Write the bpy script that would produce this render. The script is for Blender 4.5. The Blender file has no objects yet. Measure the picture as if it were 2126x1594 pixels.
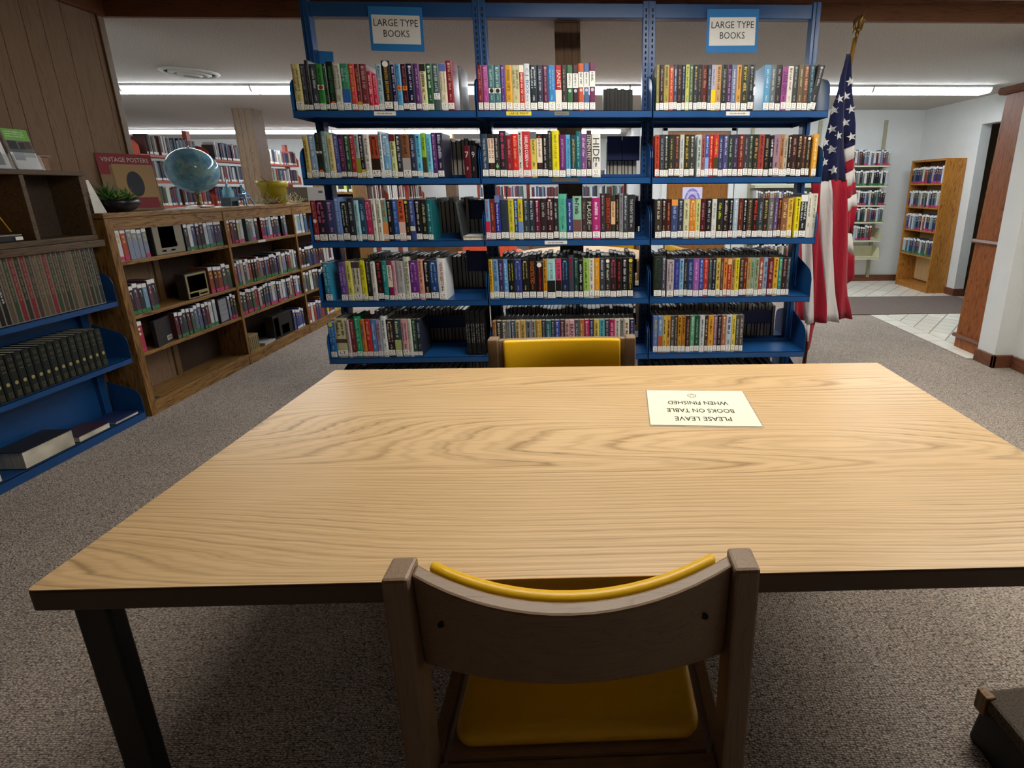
import bpy, math, random
from mathutils import Vector, Matrix
random.seed(11)
SC = bpy.context.scene
COL = SC.collection
PI = math.pi

# ------------------------------------------------------------------ camera
PITCH, YAW, ROLL, CAMZ = 0.2419, 0.0320, 0.0046, 1.3187
fw = Vector((math.sin(YAW)*math.cos(PITCH), math.cos(YAW)*math.cos(PITCH), -math.sin(PITCH)))
r0 = Vector((math.cos(YAW), -math.sin(YAW), 0)); u0 = r0.cross(fw)
rr = r0*math.cos(ROLL) - u0*math.sin(ROLL); uu = u0*math.cos(ROLL) + r0*math.sin(ROLL)
cam_data = bpy.data.cameras.new('camera'); cam = bpy.data.objects.new('camera', cam_data); COL.objects.link(cam)
cam.matrix_world = Matrix(((rr.x, uu.x, -fw.x, 0), (rr.y, uu.y, -fw.y, 0), (rr.z, uu.z, -fw.z, CAMZ), (0, 0, 0, 1)))
cam_data.sensor_fit = 'HORIZONTAL'; cam_data.sensor_width = 36.0
cam_data.lens = 1010.27*36/2126
cam_data.shift_x = (1063-1253.5)/2126; cam_data.shift_y = (638.6-797)/2126
cam_data.clip_start = 0.02
SC.camera = cam
# ------------------------------------------------------------------ world, exposure
w = bpy.data.worlds.new('world'); SC.world = w; w.use_nodes = True
w.node_tree.nodes['Background'].inputs[0].default_value = (0.8, 0.85, 0.9, 1)
w.node_tree.nodes['Background'].inputs[1].default_value = 0.02
vs = SC.view_settings
vs.view_transform = 'Standard'; vs.look = 'None'; vs.exposure = 0.0; vs.gamma = 1.0; vs.use_curve_mapping = False
FAR_EMIT, NEAR_EMIT = 23.0, 19.0

# ------------------------------------------------------------------ materials
def lin(h):
    if not isinstance(h, str): return h
    if len(h) == 3: h = ''.join(c*2 for c in h)
    o = []
    for i in (0, 2, 4):
        c = int(h[i:i+2], 16)/255
        o.append(c/12.92 if c <= .04045 else ((c+.055)/1.055)**2.4)
    return tuple(o)
def lin4(h): return tuple(lin(h)) + (1.0,)
class NT:
    def __init__(s, name):
        s.m = bpy.data.materials.new(name); s.m.use_nodes = True
        s.t = s.m.node_tree; s.b = s.t.nodes['Principled BSDF']
    def n(s, typ, **kw):
        nd = s.t.nodes.new(typ)
        for k, v in kw.items():
            if k in nd.inputs: nd.inputs[k].default_value = v
            else: setattr(nd, k, v)
        return nd
    def l(s, a, b): s.t.links.new(a, b)
    def ramp(s, fac, stops):
        r = s.n('ShaderNodeValToRGB'); e = r.color_ramp.elements
        while len(e) < len(stops): e.new(0.5)
        for el, (p, c) in zip(e, stops): el.position = p; el.color = c if len(c) == 4 else tuple(c)+(1,)
        s.l(fac, r.inputs[0]); return r.outputs[0]
    def coords(s, scale=(1, 1, 1), rot=(0, 0, 0), rand=False):
        tc = s.n('ShaderNodeTexCoord'); mp = s.n('ShaderNodeMapping')
        mp.inputs['Scale'].default_value = scale; mp.inputs['Rotation'].default_value = rot
        s.l(tc.outputs['Object'], mp.inputs[0])
        if rand:
            oi = s.n('ShaderNodeObjectInfo'); mu = s.n('ShaderNodeVectorMath', operation='SCALE')
            cb = s.n('ShaderNodeCombineXYZ')
            for i in range(3): s.l(oi.outputs['Random'], cb.inputs[i])
            s.l(cb.outputs[0], mu.inputs[0]); mu.inputs['Scale'].default_value = 37.0
            s.l(mu.outputs[0], mp.inputs['Location'])
        return mp.outputs[0]
    def noise(s, vec, scale, detail=3, rough=.55, dist=0):
        n = s.n('ShaderNodeTexNoise'); s.l(vec, n.inputs['Vector'])
        n.inputs['Scale'].default_value = scale; n.inputs['Detail'].default_value = detail
        n.inputs['Roughness'].default_value = rough; n.inputs['Distortion'].default_value = dist
        return n.outputs['Fac']
    def bump(s, h, strength, dist=.002):
        b = s.n('ShaderNodeBump'); b.inputs['Strength'].default_value = strength; b.inputs['Distance'].default_value = dist
        s.l(h, b.inputs['Height']); s.l(b.outputs[0], s.b.inputs['Normal'])
    def mix(s, fac, a, b, mode='MIX'):
        m = s.n('ShaderNodeMix', data_type='RGBA', blend_type=mode)
        for sock, v in ((m.inputs[0], fac), (m.inputs[6], a), (m.inputs[7], b)):
            if hasattr(v, 'is_linked'): s.l(v, sock)
            else: sock.default_value = v
        return m.outputs[2]
    def math(s, op, a, b=0.0):
        m = s.n('ShaderNodeMath', operation=op)
        for i, v in enumerate((a, b)):
            if hasattr(v, 'is_linked'): s.l(v, m.inputs[i])
            else: m.inputs[i].default_value = v
        return m.outputs[0]
    def fin(s, col=None, rough=.5, metal=0, spec=.5):
        if col is not None:
            if hasattr(col, 'is_linked'): s.l(col, s.b.inputs['Base Color'])
            else: s.b.inputs['Base Color'].default_value = col
        s.b.inputs['Roughness'].default_value = rough; s.b.inputs['Metallic'].default_value = metal
        s.b.inputs['Specular IOR Level'].default_value = spec
        return s.m
def plain(name, col, rough=.5, metal=0, vary=.12, scale=30, bump=0, spec=.5):
    t = NT(name); v = t.coords(); n = t.noise(v, scale, 4)
    c = lin4(col); lo = tuple(x*(1-vary) for x in c[:3])+(1,); hi = tuple(min(1, x*(1+vary)) for x in c[:3])+(1,)
    if bump: t.bump(n, bump)
    return t.fin(t.ramp(n, [(.3, lo), (.7, hi)]), rough, metal, spec)
def emit(name, col, strength):
    t = NT(name); t.b.inputs['Emission Color'].default_value = lin4(col); t.b.inputs['Emission Strength'].default_value = strength
    return t.fin(lin4('f4f6f4'), .4)
def wood(name, dark, mid, light, along='Y', rough=.42, scale=1.0, spec=.4, knots=False):
    t = NT(name)
    sc = {'X': (1.2, 14, 14), 'Y': (14, 1.2, 14), 'Z': (14, 14, 1.2)}[along]
    v = t.coords(tuple(x*scale for x in sc), rand=True)
    a = t.noise(v, 1.6, 3, .5, .6)
    v2 = t.coords(tuple(x*scale*5 for x in sc), rand=True)
    b = t.noise(v2, 3.0, 3, .6)
    ring = t.math('FRACT', t.math('MULTIPLY', a, 9.0))
    c1 = t.ramp(ring, [(0, lin4(mid)), (.55, lin4(light)), (.82, lin4(mid)), (.95, lin4(dark))])
    c2 = t.mix(t.math('MULTIPLY', b, .55), c1, lin4(dark))
    if knots:
        sk = {'X': (.7, 2, 2), 'Y': (2, .7, 2), 'Z': (2, 2, .7)}[along]
        vo = t.n('ShaderNodeTexVoronoi'); t.l(t.coords(sk), vo.inputs['Vector']); vo.inputs['Scale'].default_value = 3.2
        kn = t.ramp(vo.outputs['Distance'], [(.06, (1, 1, 1, 1)), (.11, (0, 0, 0, 1))])
        c2 = t.mix(kn, c2, lin4(dark))
    t.bump(b, .12, .001)
    return t.fin(c2, rough, 0, spec)

MT = {}
MT['blue'] = plain('blue_enamel', '17487f', .34, 0, .08, 14)
MT['blue_dark'] = plain('navy_enamel', '14285e', .45, 0, .1, 14)
MT['black'] = plain('black_plastic', '121214', .55, 0, .2, 60)
MT['slot'] = plain('slot_black', '050608', .8)
MT['oak'] = wood('oak_brown', '4f3214', '80582a', 'a07a42', 'Z')
MT['oak_y'] = wood('oak_brown_lengthwise', '54371a', '8a6232', 'aa844c', 'Y')
MT['oak_x'] = wood('oak_across', '5a3412', '8f6030', 'a5743c', 'X')
MT['pine'] = wood('pine_golden', '7a4a14', 'b5782e', 'c88c40', 'Z', knots=True)
MT['pine_red'] = wood('pine_reddish', '5a2c10', '94521f', 'a4602a', 'Z', .4, knots=True)
MT['trimwood'] = wood('trim_reddish', '4a2a1c', '74462e', '80503a', 'Y', .4)
MT['trimwood_x'] = wood('trim_reddish_across', '4a2a1c', '74462e', '80503a', 'X', .4)
MT['panel'] = wood('wall_panelling', '735a46', '7e654f', '826a54', 'Z', .7, .8, .15)
MT['panel_edge'] = plain('panel_trim', '6a4f2c', .5)
MT['fascia'] = wood('fascia_brown', '5c3820', '754a2c', '7c5032', 'X', .55, .7)
MT['col_wood'] = wood('column_panelling', '5c4834', '7a624a', '826a52', 'Z', .5)
MT['oldwood'] = wood('old_cabinet_wood', '3a2a1a', '5e4a34', '6a553c', 'Y', .6)
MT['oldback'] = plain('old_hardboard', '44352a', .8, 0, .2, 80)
MT['chairwood'] = wood('chair_beech', '7a6450', '88725c', '8e7862', 'Z', .42, 1.4)
MT['chairwood_x'] = wood('chair_beech_across', '7a6450', '88725c', '8e7862', 'X', .42, 1.4)
MT['white'] = plain('white_paint', 'd9dcda', .7, 0, .03, 6)
MT['ceil'] = None
t = NT('popcorn_ceiling'); n1 = t.noise(t.coords(), 120, 4, .7); t.bump(n1, .9, .006)
MT['ceil'] = t.fin(t.ramp(n1, [(.35, lin4('a8a29c')), (.6, lin4('d6d2cc'))]), .95, 0, .1)
MT['beige'] = plain('beige_metal', 'd2cfb0', .5, 0, .05, 10)
MT['orange'] = plain('orange_enamel', 'a84a34', .45, 0, .08, 10)
MT['steel'] = plain('steel', '9a9a98', .3, .9)
MT['gold'] = plain('aged_brass', '8a6a34', .35, .9, .2, 40)
MT['paper'] = plain('paper_white', 'efefe8', .7, 0, .02)
MT['yellow'] = None
t = NT('yellow_vinyl'); n1 = t.noise(t.coords(), 420, 2); t.bump(n1, .25, .0006)
MT['yellow'] = t.fin(lin4('dfae10'), .38, 0, .45)
# carpet: woven loops
t = NT('carpet_loops')
v = t.coords((1.0, 1.7, 1), (0, 0, .05)); vo = t.n('ShaderNodeTexVoronoi'); t.l(v, vo.inputs['Vector']); vo.inputs['Scale'].default_value = 135; vo.inputs['Randomness'].default_value = .6
base = t.ramp(vo.outputs['Distance'], [(.08, lin4('e6dcd0')), (.5, lin4('beb4aa')), (.82, lin4('5c5550'))])
sep = t.n('ShaderNodeSeparateColor'); t.l(vo.outputs['Color'], sep.inputs[0])
tint = t.ramp(sep.outputs[0], [(0, lin4('c8beba')), (.45, lin4('c4b8b0')), (.75, lin4('dcdcd8')), (1, lin4('fff8f0'))])
big = t.noise(t.coords(), 1.6, 3); tone = t.ramp(big, [(.3, (.88, .88, .88, 1)), (.7, (1.1, 1.08, 1.06, 1))])
c = t.mix(.6, base, tint, 'MULTIPLY'); c = t.mix(1.0, c, tone, 'MULTIPLY')
iv = t.math('SUBTRACT', 1.0, vo.outputs['Distance']); t.bump(iv, .8, .006)
MT['carpet'] = t.fin(c, .95, 0, .1)
MT['mat'] = plain('entrance_mat', '6f625b', .95, 0, .25, 120, .6)
MT['grout'] = plain('grout_grey', '8c8880', .9)
t = NT('glazed_tile'); oi = t.n('ShaderNodeObjectInfo'); n1 = t.noise(t.coords((1, 1, 1), rand=True), 9, 4)
c = t.mix(oi.outputs['Random'], t.ramp(n1, [(.3, lin4('e6e2d2')), (.7, lin4('f0ede2'))]), lin4('dedbcf'))
MT['tile'] = t.fin(c, .22, 0, .5)
# table laminate: stretched contour lines
t = NT('oak_laminate')
vA = t.coords((.55, 5.0, 1)); nA = t.noise(vA, 1.0, .6, .3, .0)
tc = t.n('ShaderNodeTexCoord'); sx = t.n('ShaderNodeSeparateXYZ'); t.l(tc.outputs['Object'], sx.inputs[0])
vW = t.coords((2.6, 30, 1)); nW = t.noise(vW, 1.6, 3, .6)
h = t.math('ADD', t.math('MULTIPLY', nA, 23.0), t.math('MULTIPLY', sx.outputs['Y'], 54.0))
h = t.math('ADD', h, t.math('MULTIPLY', nW, .7))
fr = t.math('FRACT', h)
line = t.ramp(fr, [(0, (.4, .4, .4, 1)), (.06, (1, 1, 1, 1)), (.17, (.3, .3, .3, 1)), (.4, (.08, .08, .08, 1)), (.9, (0, 0, 0, 1)), (1.0, (.4, .4, .4, 1))])
fr2 = t.math('FRACT', t.math('MULTIPLY', h, 2.3)); line2 = t.ramp(fr2, [(0, (.6, .6, .6, 1)), (.14, (1, 1, 1, 1)), (.4, (0, 0, 0, 1)), (.85, (0, 0, 0, 1)), (1, (.6, .6, .6, 1))])
fine = t.noise(t.coords((4, 230, 1)), 1.0, 4, .7)
fine2 = t.ramp(fine, [(.42, (0, 0, 0, 1)), (.68, (1, 1, 1, 1))])
brd = t.ramp(t.noise(t.coords((.7, 3.0, 1)), 1.0, 2), [(.3, lin4('cfae80')), (.7, lin4('dabb90'))])
msk = t.ramp(t.noise(t.coords((2.2, 4, 1)), 1.3, 2), [(.35, (.35, .35, .35, 1)), (.65, (1, 1, 1, 1))])
cc = t.mix(t.math('MULTIPLY', t.math('MULTIPLY', line, msk), .8), brd, lin4('80623e'))
cc = t.mix(t.math('MULTIPLY', line2, .3), cc, lin4('94734a'))
cc = t.mix(t.math('MULTIPLY', fine2, .3), cc, lin4('a08052'))
MT['laminate'] = t.fin(cc, .33, 0, .36)
MT['edge'] = plain('table_edge_band', '523c2a', .5, 0, .1)
# coloured by the object's own colour
t = NT('book_jacket'); oi = t.n('ShaderNodeObjectInfo'); n1 = t.noise(t.coords((1, 1, 1), rand=True), 45, 3)
c = t.mix(t.math('MULTIPLY', n1, .28), oi.outputs['Color'], (.02, .02, .025, 1)); MT['jacket'] = t.fin(c, .33, 0, .4)
t = NT('book_pages'); wv = t.n('ShaderNodeTexNoise'); t.l(t.coords((900, 6, 6)), wv.inputs['Vector']); wv.inputs['Scale'].default_value = 1.0
MT['pages'] = t.fin(t.ramp(wv.outputs['Fac'], [(.35, lin4('a79f8d')), (.65, lin4('e4decd'))]), .9, 0, .1)
# printed ink: colour stored on the faces
t = NT('printed_ink'); at = t.n('ShaderNodeAttribute', attribute_name='Col'); MT['print'] = t.fin(at.outputs['Color'], .45, 0, .35)
t = NT('flag_cloth'); at = t.n('ShaderNodeAttribute', attribute_name='Col'); n1 = t.noise(t.coords((1, 1, 1)), 900, 2); t.bump(n1, .3, .0006); t.b.inputs['Sheen Weight'].default_value = .2
MT['cloth'] = t.fin(at.outputs['Color'], .8, 0, .15)
MT['lens_far'] = emit('lamp_lens', 'f2f9ff', FAR_EMIT)
MT['lens_near'] = emit('troffer_lens', 'fff9ee', NEAR_EMIT)
t = NT('clear_plastic'); t.b.inputs['Transmission Weight'].default_value = .9; t.b.inputs['IOR'].default_value = 1.3; MT['clear'] = t.fin((.95, .97, .97, 1), .12)
t = NT('tinted_glass'); t.b.inputs['Transmission Weight'].default_value = .7; MT['blueglass'] = t.fin(lin4('8fd0e6'), .1)

# ------------------------------------------------------------------ mesh helper
class MB:
    def __init__(s): s.v = []; s.f = []; s.m = []; s.c = []
    def add(s, vs_, fs, mi=0, col=None):
        o = len(s.v); s.v += [tuple(p) for p in vs_]
        for f in fs: s.f.append(tuple(i+o for i in f)); s.m.append(mi); s.c.append(col)
        return s
    def box(s, x0, x1, y0, y1, z0, z1, mi=0, col=None):
        return s.add([(x0, y0, z0), (x1, y0, z0), (x1, y1, z0), (x0, y1, z0), (x0, y0, z1), (x1, y0, z1), (x1, y1, z1), (x0, y1, z1)],
                     [(0, 3, 2, 1), (4, 5, 6, 7), (0, 1, 5, 4), (1, 2, 6, 5), (2, 3, 7, 6), (3, 0, 4, 7)], mi, col)
    def prism(s, poly, axis, a0, a1, mi=0, col=None, caps=True):
        n = len(poly)
        def P(p, a): return {'X': (a, p[0], p[1]), 'Y': (p[0], a, p[1]), 'Z': (p[0], p[1], a)}[axis]
        vs_ = [P(p, a0) for p in poly]+[P(p, a1) for p in poly]
        fs = [(i, (i+1) % n, n+(i+1) % n, n+i) for i in range(n)]
        if caps: fs += [tuple(range(n-1, -1, -1)), tuple(range(n, 2*n))]
        return s.add(vs_, fs, mi, col)
    def tube(s, pts, r, n=8, mi=0, col=None, caps=True):
        pts = [Vector(p) for p in pts]; rs = r if isinstance(r, (list, tuple)) else [r]*len(pts)
        vs_ = []; fs = []
        for i, p in enumerate(pts):
            d = (pts[min(i+1, len(pts)-1)]-pts[max(i-1, 0)]).normalized()
            a = d.cross(Vector((0, 0, 1)) if abs(d.z) < .9 else Vector((1, 0, 0))).normalized(); b = d.cross(a)
            for k in range(n):
                t_ = 2*PI*k/n; vs_.append(p+(a*math.cos(t_)+b*math.sin(t_))*rs[i])
        for i in range(len(pts)-1):
            for k in range(n): fs.append((i*n+k, i*n+(k+1) % n, (i+1)*n+(k+1) % n, (i+1)*n+k))
        if caps: fs += [tuple(range(n-1, -1, -1)), tuple(range((len(pts)-1)*n, len(pts)*n))]
        return s.add(vs_, fs, mi, col)
    def lathe(s, prof, c=(0, 0, 0), n=20, mi=0, col=None, close=True):
        vs_ = []; fs = []
        for (r, z) in prof:
            for k in range(n): vs_.append((c[0]+r*math.cos(2*PI*k/n), c[1]+r*math.sin(2*PI*k/n), c[2]+z))
        for i in range(len(prof)-1):
            for k in range(n): fs.append((i*n+k, i*n+(k+1) % n, (i+1)*n+(k+1) % n, (i+1)*n+k))
        if close: fs += [tuple(range(n-1, -1, -1)), tuple(range((len(prof)-1)*n, len(prof)*n))]
        return s.add(vs_, fs, mi, col)
    def mesh(s, name, mats):
        me = bpy.data.meshes.new(name); me.from_pydata(s.v, [], s.f)
        for m in mats: me.materials.append(m)
        if len(mats) > 1: me.polygons.foreach_set('material_index', s.m)
        if any(c is not None for c in s.c):
            at = me.color_attributes.new('Col', 'FLOAT_COLOR', 'CORNER'); data = []
            for f, c in zip(s.f, s.c): data += list(lin4(c) if isinstance(c, str) else (c or (1, 1, 1, 1)))*len(f)
            at.data.foreach_set('color', data)
        return me
    def build(s, name, mats, parent=None, loc=None, rot=None, smooth=False, bevel=0):
        if not isinstance(mats, (list, tuple)): mats = [mats]
        return place(name, s.mesh(name, mats), parent, loc, rot, smooth, bevel)
def place(name, me, parent=None, loc=None, rot=None, smooth=False, bevel=0):
    o = bpy.data.objects.new(name, me); COL.objects.link(o)
    if parent: o.parent = parent
    if loc is not None: o.location = loc
    if rot is not None: o.rotation_euler = rot
    if smooth: me.polygons.foreach_set('use_smooth', [True]*len(me.polygons))
    if bevel:
        b = o.modifiers.new('edge', 'BEVEL'); b.width = bevel; b.segments = 2; b.limit_method = 'ANGLE'
    return o
def tag(o, label, cat=None, group=None, kind=None):
    o['label'] = label
    if cat: o['category'] = cat
    if group: o['group'] = group
    if kind: o['kind'] = kind
    return o
def empty(name, loc=(0, 0, 0), rz=0):
    o = bpy.data.objects.new(name, None); COL.objects.link(o); o.location = loc; o.rotation_euler = (0, 0, rz); o.empty_display_size = .05; return o
def struct(o, label): return tag(o, label, None, None, 'structure')
def copy_tree(o, parent=None):
    c = o.copy(); COL.objects.link(c); c.parent = parent
    for ch in list(o.children): copy_tree(ch, c)
    return c
# flat lettering: (verts2d, faces) of a string, height 1 per unit size
_txt = {}
def text_geo(st, bold=0.0):
    if (st, bold) in _txt: return _txt[st, bold]
    cu = bpy.data.curves.new('lettering', 'FONT'); cu.body = st; cu.resolution_u = 2; cu.align_x = 'CENTER'; cu.align_y = 'CENTER'; cu.offset = bold
    ob = bpy.data.objects.new('lettering', cu); COL.objects.link(ob)
    dg = bpy.context.evaluated_depsgraph_get(); me = ob.evaluated_get(dg).to_mesh()
    vs_ = [(v.co.x, v.co.y) for v in me.vertices]; fs = [tuple(p.vertices) for p in me.polygons]
    ob.evaluated_get(dg).to_mesh_clear(); bpy.data.objects.remove(ob); bpy.data.curves.remove(cu)
    _txt[st, bold] = (vs_, fs); return _txt[st, bold]
def text_size(g):
    xs = [p[0] for p in g[0]]; ys = [p[1] for p in g[0]]
    return min(xs), max(xs), min(ys), max(ys)
def put_text(mb, st, O, ux_, uy_, wid, hei, col, mi=0, bold=0.0):
    """fit the string into wid x hei, centred at O on axes ux_, uy_"""
    g = text_geo(st, bold); x0, x1, y0, y1 = text_size(g); O = Vector(O); a = Vector(ux_); b = Vector(uy_)
    sx_ = wid/(x1-x0); sy_ = hei/(y1-y0); cx_ = (x0+x1)/2; cy_ = (y0+y1)/2
    mb.add([O+a*((p[0]-cx_)*sx_)+b*((p[1]-cy_)*sy_) for p in g[0]], g[1], mi, col)
def scribble(mb, O, ux_, uy_, wid, hei, col, rng, mi=0):
    """unreadable small print: broken strokes in word groups"""
    O = Vector(O); a = Vector(ux_); b = Vector(uy_); x = -wid/2; cell = hei*.72; k = rng.randint(3, 7)
    def q(x0, x1, y0, y1):
        mb.add([O+a*x0+b*y0, O+a*x1+b*y0, O+a*x1+b*y1, O+a*x0+b*y1], [(0, 1, 2, 3)], mi, col)
    st = hei*.2
    while x < wid/2-cell:
        if k == 0: k = rng.randint(3, 7); x += cell*.8; continue
        k -= 1; e = x+cell*.8; y0, y1 = -hei/2, hei/2*(1 if rng.random() < .6 else .55)
        t_ = rng.random()
        q(x, x+st, y0, y1)
        if t_ < .65: q(e-st, e, y0, y1*(1 if t_ < .4 else .3))
        if t_ > .25:
            m = y0+(y1-y0)*rng.choice((0, .4, .8)); q(x, e, m, m+st)
        x += cell
ORD = ['first','second','third','fourth','fifth','sixth','seventh','eighth','ninth','tenth','eleventh','twelfth','thirteenth','fourteenth','fifteenth','sixteenth','seventeenth','eighteenth','nineteenth','twentieth','twenty-first','twenty-second','twenty-third','twenty-fourth','twenty-fifth','twenty-sixth','twenty-seventh','twenty-eighth','twenty-ninth','thirtieth','thirty-first','thirty-second','thirty-third','thirty-fourth','thirty-fifth','thirty-sixth']
NAMED = {'black':'141416','charcoal':'34363a','grey':'808488','pale grey':'c4c8c8','white':'e8e8e4','cream':'dcd6a8','tan':'c09a60','brown':'6a4228','dark brown':'352018','maroon':'681c2c','red':'c02c2c','crimson':'c82c50','orange':'d88034','yellow':'e0d028','mustard':'c8a038','lime green':'9ac848','green':'2f8a4c','dark green':'243c2c','teal':'2a7c80','sea green':'7cbcaa','sky blue':'6ab4e0','light blue':'a4c4da','blue':'2c58a4','slate blue':'4a5a84','navy':'20264c','dark slate':'2c3c48','purple':'62307c','lavender':'9a88b4','plum':'46203c','magenta':'b03484','pink':'dc9cb0'}
def cname(h):
    r = [int(h[i:i+2], 16) for i in (0, 2, 4)]
    return min(NAMED, key=lambda k: sum((a-int(NAMED[k][i*2:i*2+2], 16))**2 for i, a in enumerate(r)))

# ================================================================== THE ROOM
ZC, ZN, YF = 2.30, 2.41, 3.25          # far ceiling, near ceiling, line of the ceiling step
fl = MB().box(-9.2, 4.62, -3.2, 10.8, -.08, 0).build('floor', MT['carpet']); struct(fl, 'grey brown looped carpet covering the library floor')
cf = MB().box(-9.2, 4.62, YF+.03, 10.8, ZC, ZC+.1).build('ceiling', MT['ceil']); struct(cf, 'pale textured ceiling over the far reading area')
cn = MB().box(-2.9, 3.25, -3.2, YF+.03, ZN, ZN+.1).build('ceiling_near', MT['ceil']); struct(cn, 'pale textured ceiling over the reading table')
fa = MB(); fa.box(-2.82, 3.15, YF, YF+.03, ZC-.002, ZN)
fo = fa.build('trim_1', MT['fascia']); struct(fo, 'brown fascia board across the step in the ceiling')
MB().box(-2.82, 3.15, YF-.02, YF, 2.392, ZN).build('moulding', MT['trimwood_x'], fo)
fo = MB().box(-2.82, -2.79, -3.0, YF, ZC, ZN).build('trim_2', MT['fascia']); struct(fo, 'brown fascia board along the top of the panelled wall')
# panelled wall on the left, boards one by one
wl = MB().box(-2.92, -2.832, -3.2, YF, 0, ZN).build('wall_left', MT['panel']); struct(wl, 'brown wood panelled wall beside the low oak bookcase')
gr = [1.40, 1.52, 1.66, 1.76, 1.90, 2.0, 2.13, 2.23, 2.35, 2.45, 2.54, 2.632, 2.701, 2.813, 2.909, 3.023, 3.187, 3.222]
for a, b in zip(gr, gr[1:]):
    MB().box(-2.834, -2.822, a+.0009, b-.0009, 0, ZC).build('plank', MT['panel'], wl, bevel=.0015)
MB().box(-2.92, -2.812, YF-.028, YF+.012, 0, ZC).build('corner_trim', MT['panel_edge'], wl, bevel=.003)
wr = MB().box(-3.0, 3.3, -3.2, -3.0, 0, ZN).build('wall_rear', MT['panel']); struct(wr, 'unseen wall behind the photographer, panelled brown to cut bounced light')  # out of view; its brown finish is invented to cut light bounced onto the chair
# right side
wq = MB().box(3.15, 3.3, -3.0, 3.34, 0, ZN).build('wall_right', MT['white']); struct(wq, 'white wall on the right of the reading table')
pb = MB().box(3.02, 3.3, 3.34, 3.5, 0, ZN).build('wall_corner', MT['white']); struct(pb, 'white wall corner projecting beside the knotty pine board')
bb = MB(); bb.box(3.125, 3.15, -3.0, 3.30, 0, .095)
o = bb.build('baseboard_right', MT['trimwood'], bevel=.004); struct(o, 'brown wooden baseboard along the right white wall')
bb = MB(); bb.box(2.995, 3.02, 3.315, 3.5, 0, .095); bb.box(2.995, 3.15, 3.315, 3.34, 0, .095)
o = bb.build('baseboard_corner', MT['trimwood'], bevel=.004); struct(o, 'brown wooden baseboard wrapped around the white wall corner')
pt = MB().box(3.21, 4.5, 3.52, 3.82, 0, 2.0).build('wall_partition', MT['white']); struct(pt, 'white partition behind the knotty pine end board')
tr = empty('trim_3', (3.09, 3.675, 0)); tr.rotation_euler = (0, .034, 0); struct(tr, 'knotty pine end board with two rails and a moulded cap')
for z0, z1 in ((0, .098), (.1, .883), (.905, 1.985)): MB().box(0, .04, -.155, .155, z0, z1).build('board', MT['pine_red'], tr, bevel=.002)
for z in (.1, .885): MB().prism([(-.028, z), (-.015, z-.012), (.005, z-.012), (.03, z+.02), (-.015, z+.02)], 'Y', -.17, .17).build('rail', MT['trimwood'], tr)
MB().prism([(-.04, 2.0), (-.02, 1.985), (.11, 1.985), (.11, 2.035), (-.03, 2.035)], 'Y', -.185, .195).build('cap_moulding', MT['trimwood'], tr)
# far walls
wb = MB(); wb.box(.86, 1.0, 6.75, 6.9, 0, ZC); wb.box(1.0, 2.0, 6.75, 6.9, 2.1, ZC); wb.box(2.0, 4.62, 6.75, 6.9, 0, ZC)
o = wb.build('wall_back', MT['white']); struct(o, 'white wall behind the video shelves and the wooden door')
o = MB().box(.76, .86, 6.75, 10.6, 0, ZC).build('wall_return', MT['white']); struct(o, 'white return wall beside the round table area')
o = MB().box(-9.2, .86, 10.6, 10.75, 0, ZC).build('wall_far', MT['white']); struct(o, 'white end wall behind the orange shelving')
o = MB().box(-9.2, -9.0, YF, 10.6, 0, ZC).build('wall_far_side', MT['white']); struct(o, 'white side wall at the end of the far room')
o = MB().box(-9.2, -2.9, YF-.1, YF+.012, 0, ZC).build('wall_far_front', MT['white']); struct(o, 'white wall backing the panelled wall')
wd = MB(); wd.box(4.5, 4.62, 3.83, 4.85, 0, ZC); wd.box(4.5, 4.62, 4.85, 5.73, 2.0, ZC); wd.box(4.5, 4.62, 5.73, 6.75, 0, ZC)
o = wd.build('wall_far_right', MT['white']); struct(o, 'white wall with an open doorway beside the pine bookcase')
hb = MB(); hb.box(5.9, 6.0, 3.9, 6.5, 0, 2.3); hb.box(4.62, 6.0, 5.95, 6.05, 0, 2.3); hb.box(4.62, 6.0, 3.9, 4.0, 0, 2.3); hb.box(4.62, 6.0, 3.9, 6.05, 2.25, 2.35); hb.box(4.62, 6.0, 3.9, 6.05, -.05, 0)
o = hb.build('wall_hallway', plain('hall_panelling', '5a4a34', .7)); struct(o, 'unlit brown hallway beyond the open doorway')
for nm, b in (('baseboard_back', (2.0, 4.5, 6.73, 6.75)), ('baseboard_far_right', (4.478, 4.5, 5.73, 6.75))):
    o = MB().box(b[0], b[1], b[2], b[3], 0, .09).build(nm, MT['trimwood_x'], bevel=.003); struct(o, 'dark red brown baseboard below the ' + ('video shelves' if 'back' in nm else 'doorway wall'))
o = MB().box(4.478, 4.622, 5.708, 5.732, 0, .09).build('baseboard_jamb', MT['trimwood_x']); struct(o, 'dark brown baseboard turned into the doorway jamb')
# wooden door with a poster
dr = empty('door_1'); struct(dr, 'brown wooden door with white casing and a purple poster')
MB().box(1.075, 1.905, 6.76, 6.8, .005, 2.03).build('door_leaf', wood('door_veneer', '6a4018', '9a642a', 'a8702f', 'Z', .35), dr)
for x0, x1 in ((1.0, 1.072), (1.908, 1.98)): MB().box(x0, x1, 6.72, 6.8, 0, 2.1).build('casing', MT['white'], dr, bevel=.006)
MB().box(1.0, 1.98, 6.72, 6.8, 2.032, 2.1).build('casing', MT['white'], dr, bevel=.006)
MB().lathe([(.006, -.03), (.03, -.02), (.03, .01), (.01, .02)], (0, 0, 0), 14).build('door_handle', MT['gold'], dr, (1.84, 6.73, .98), (PI/2, 0, 0), True)
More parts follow.
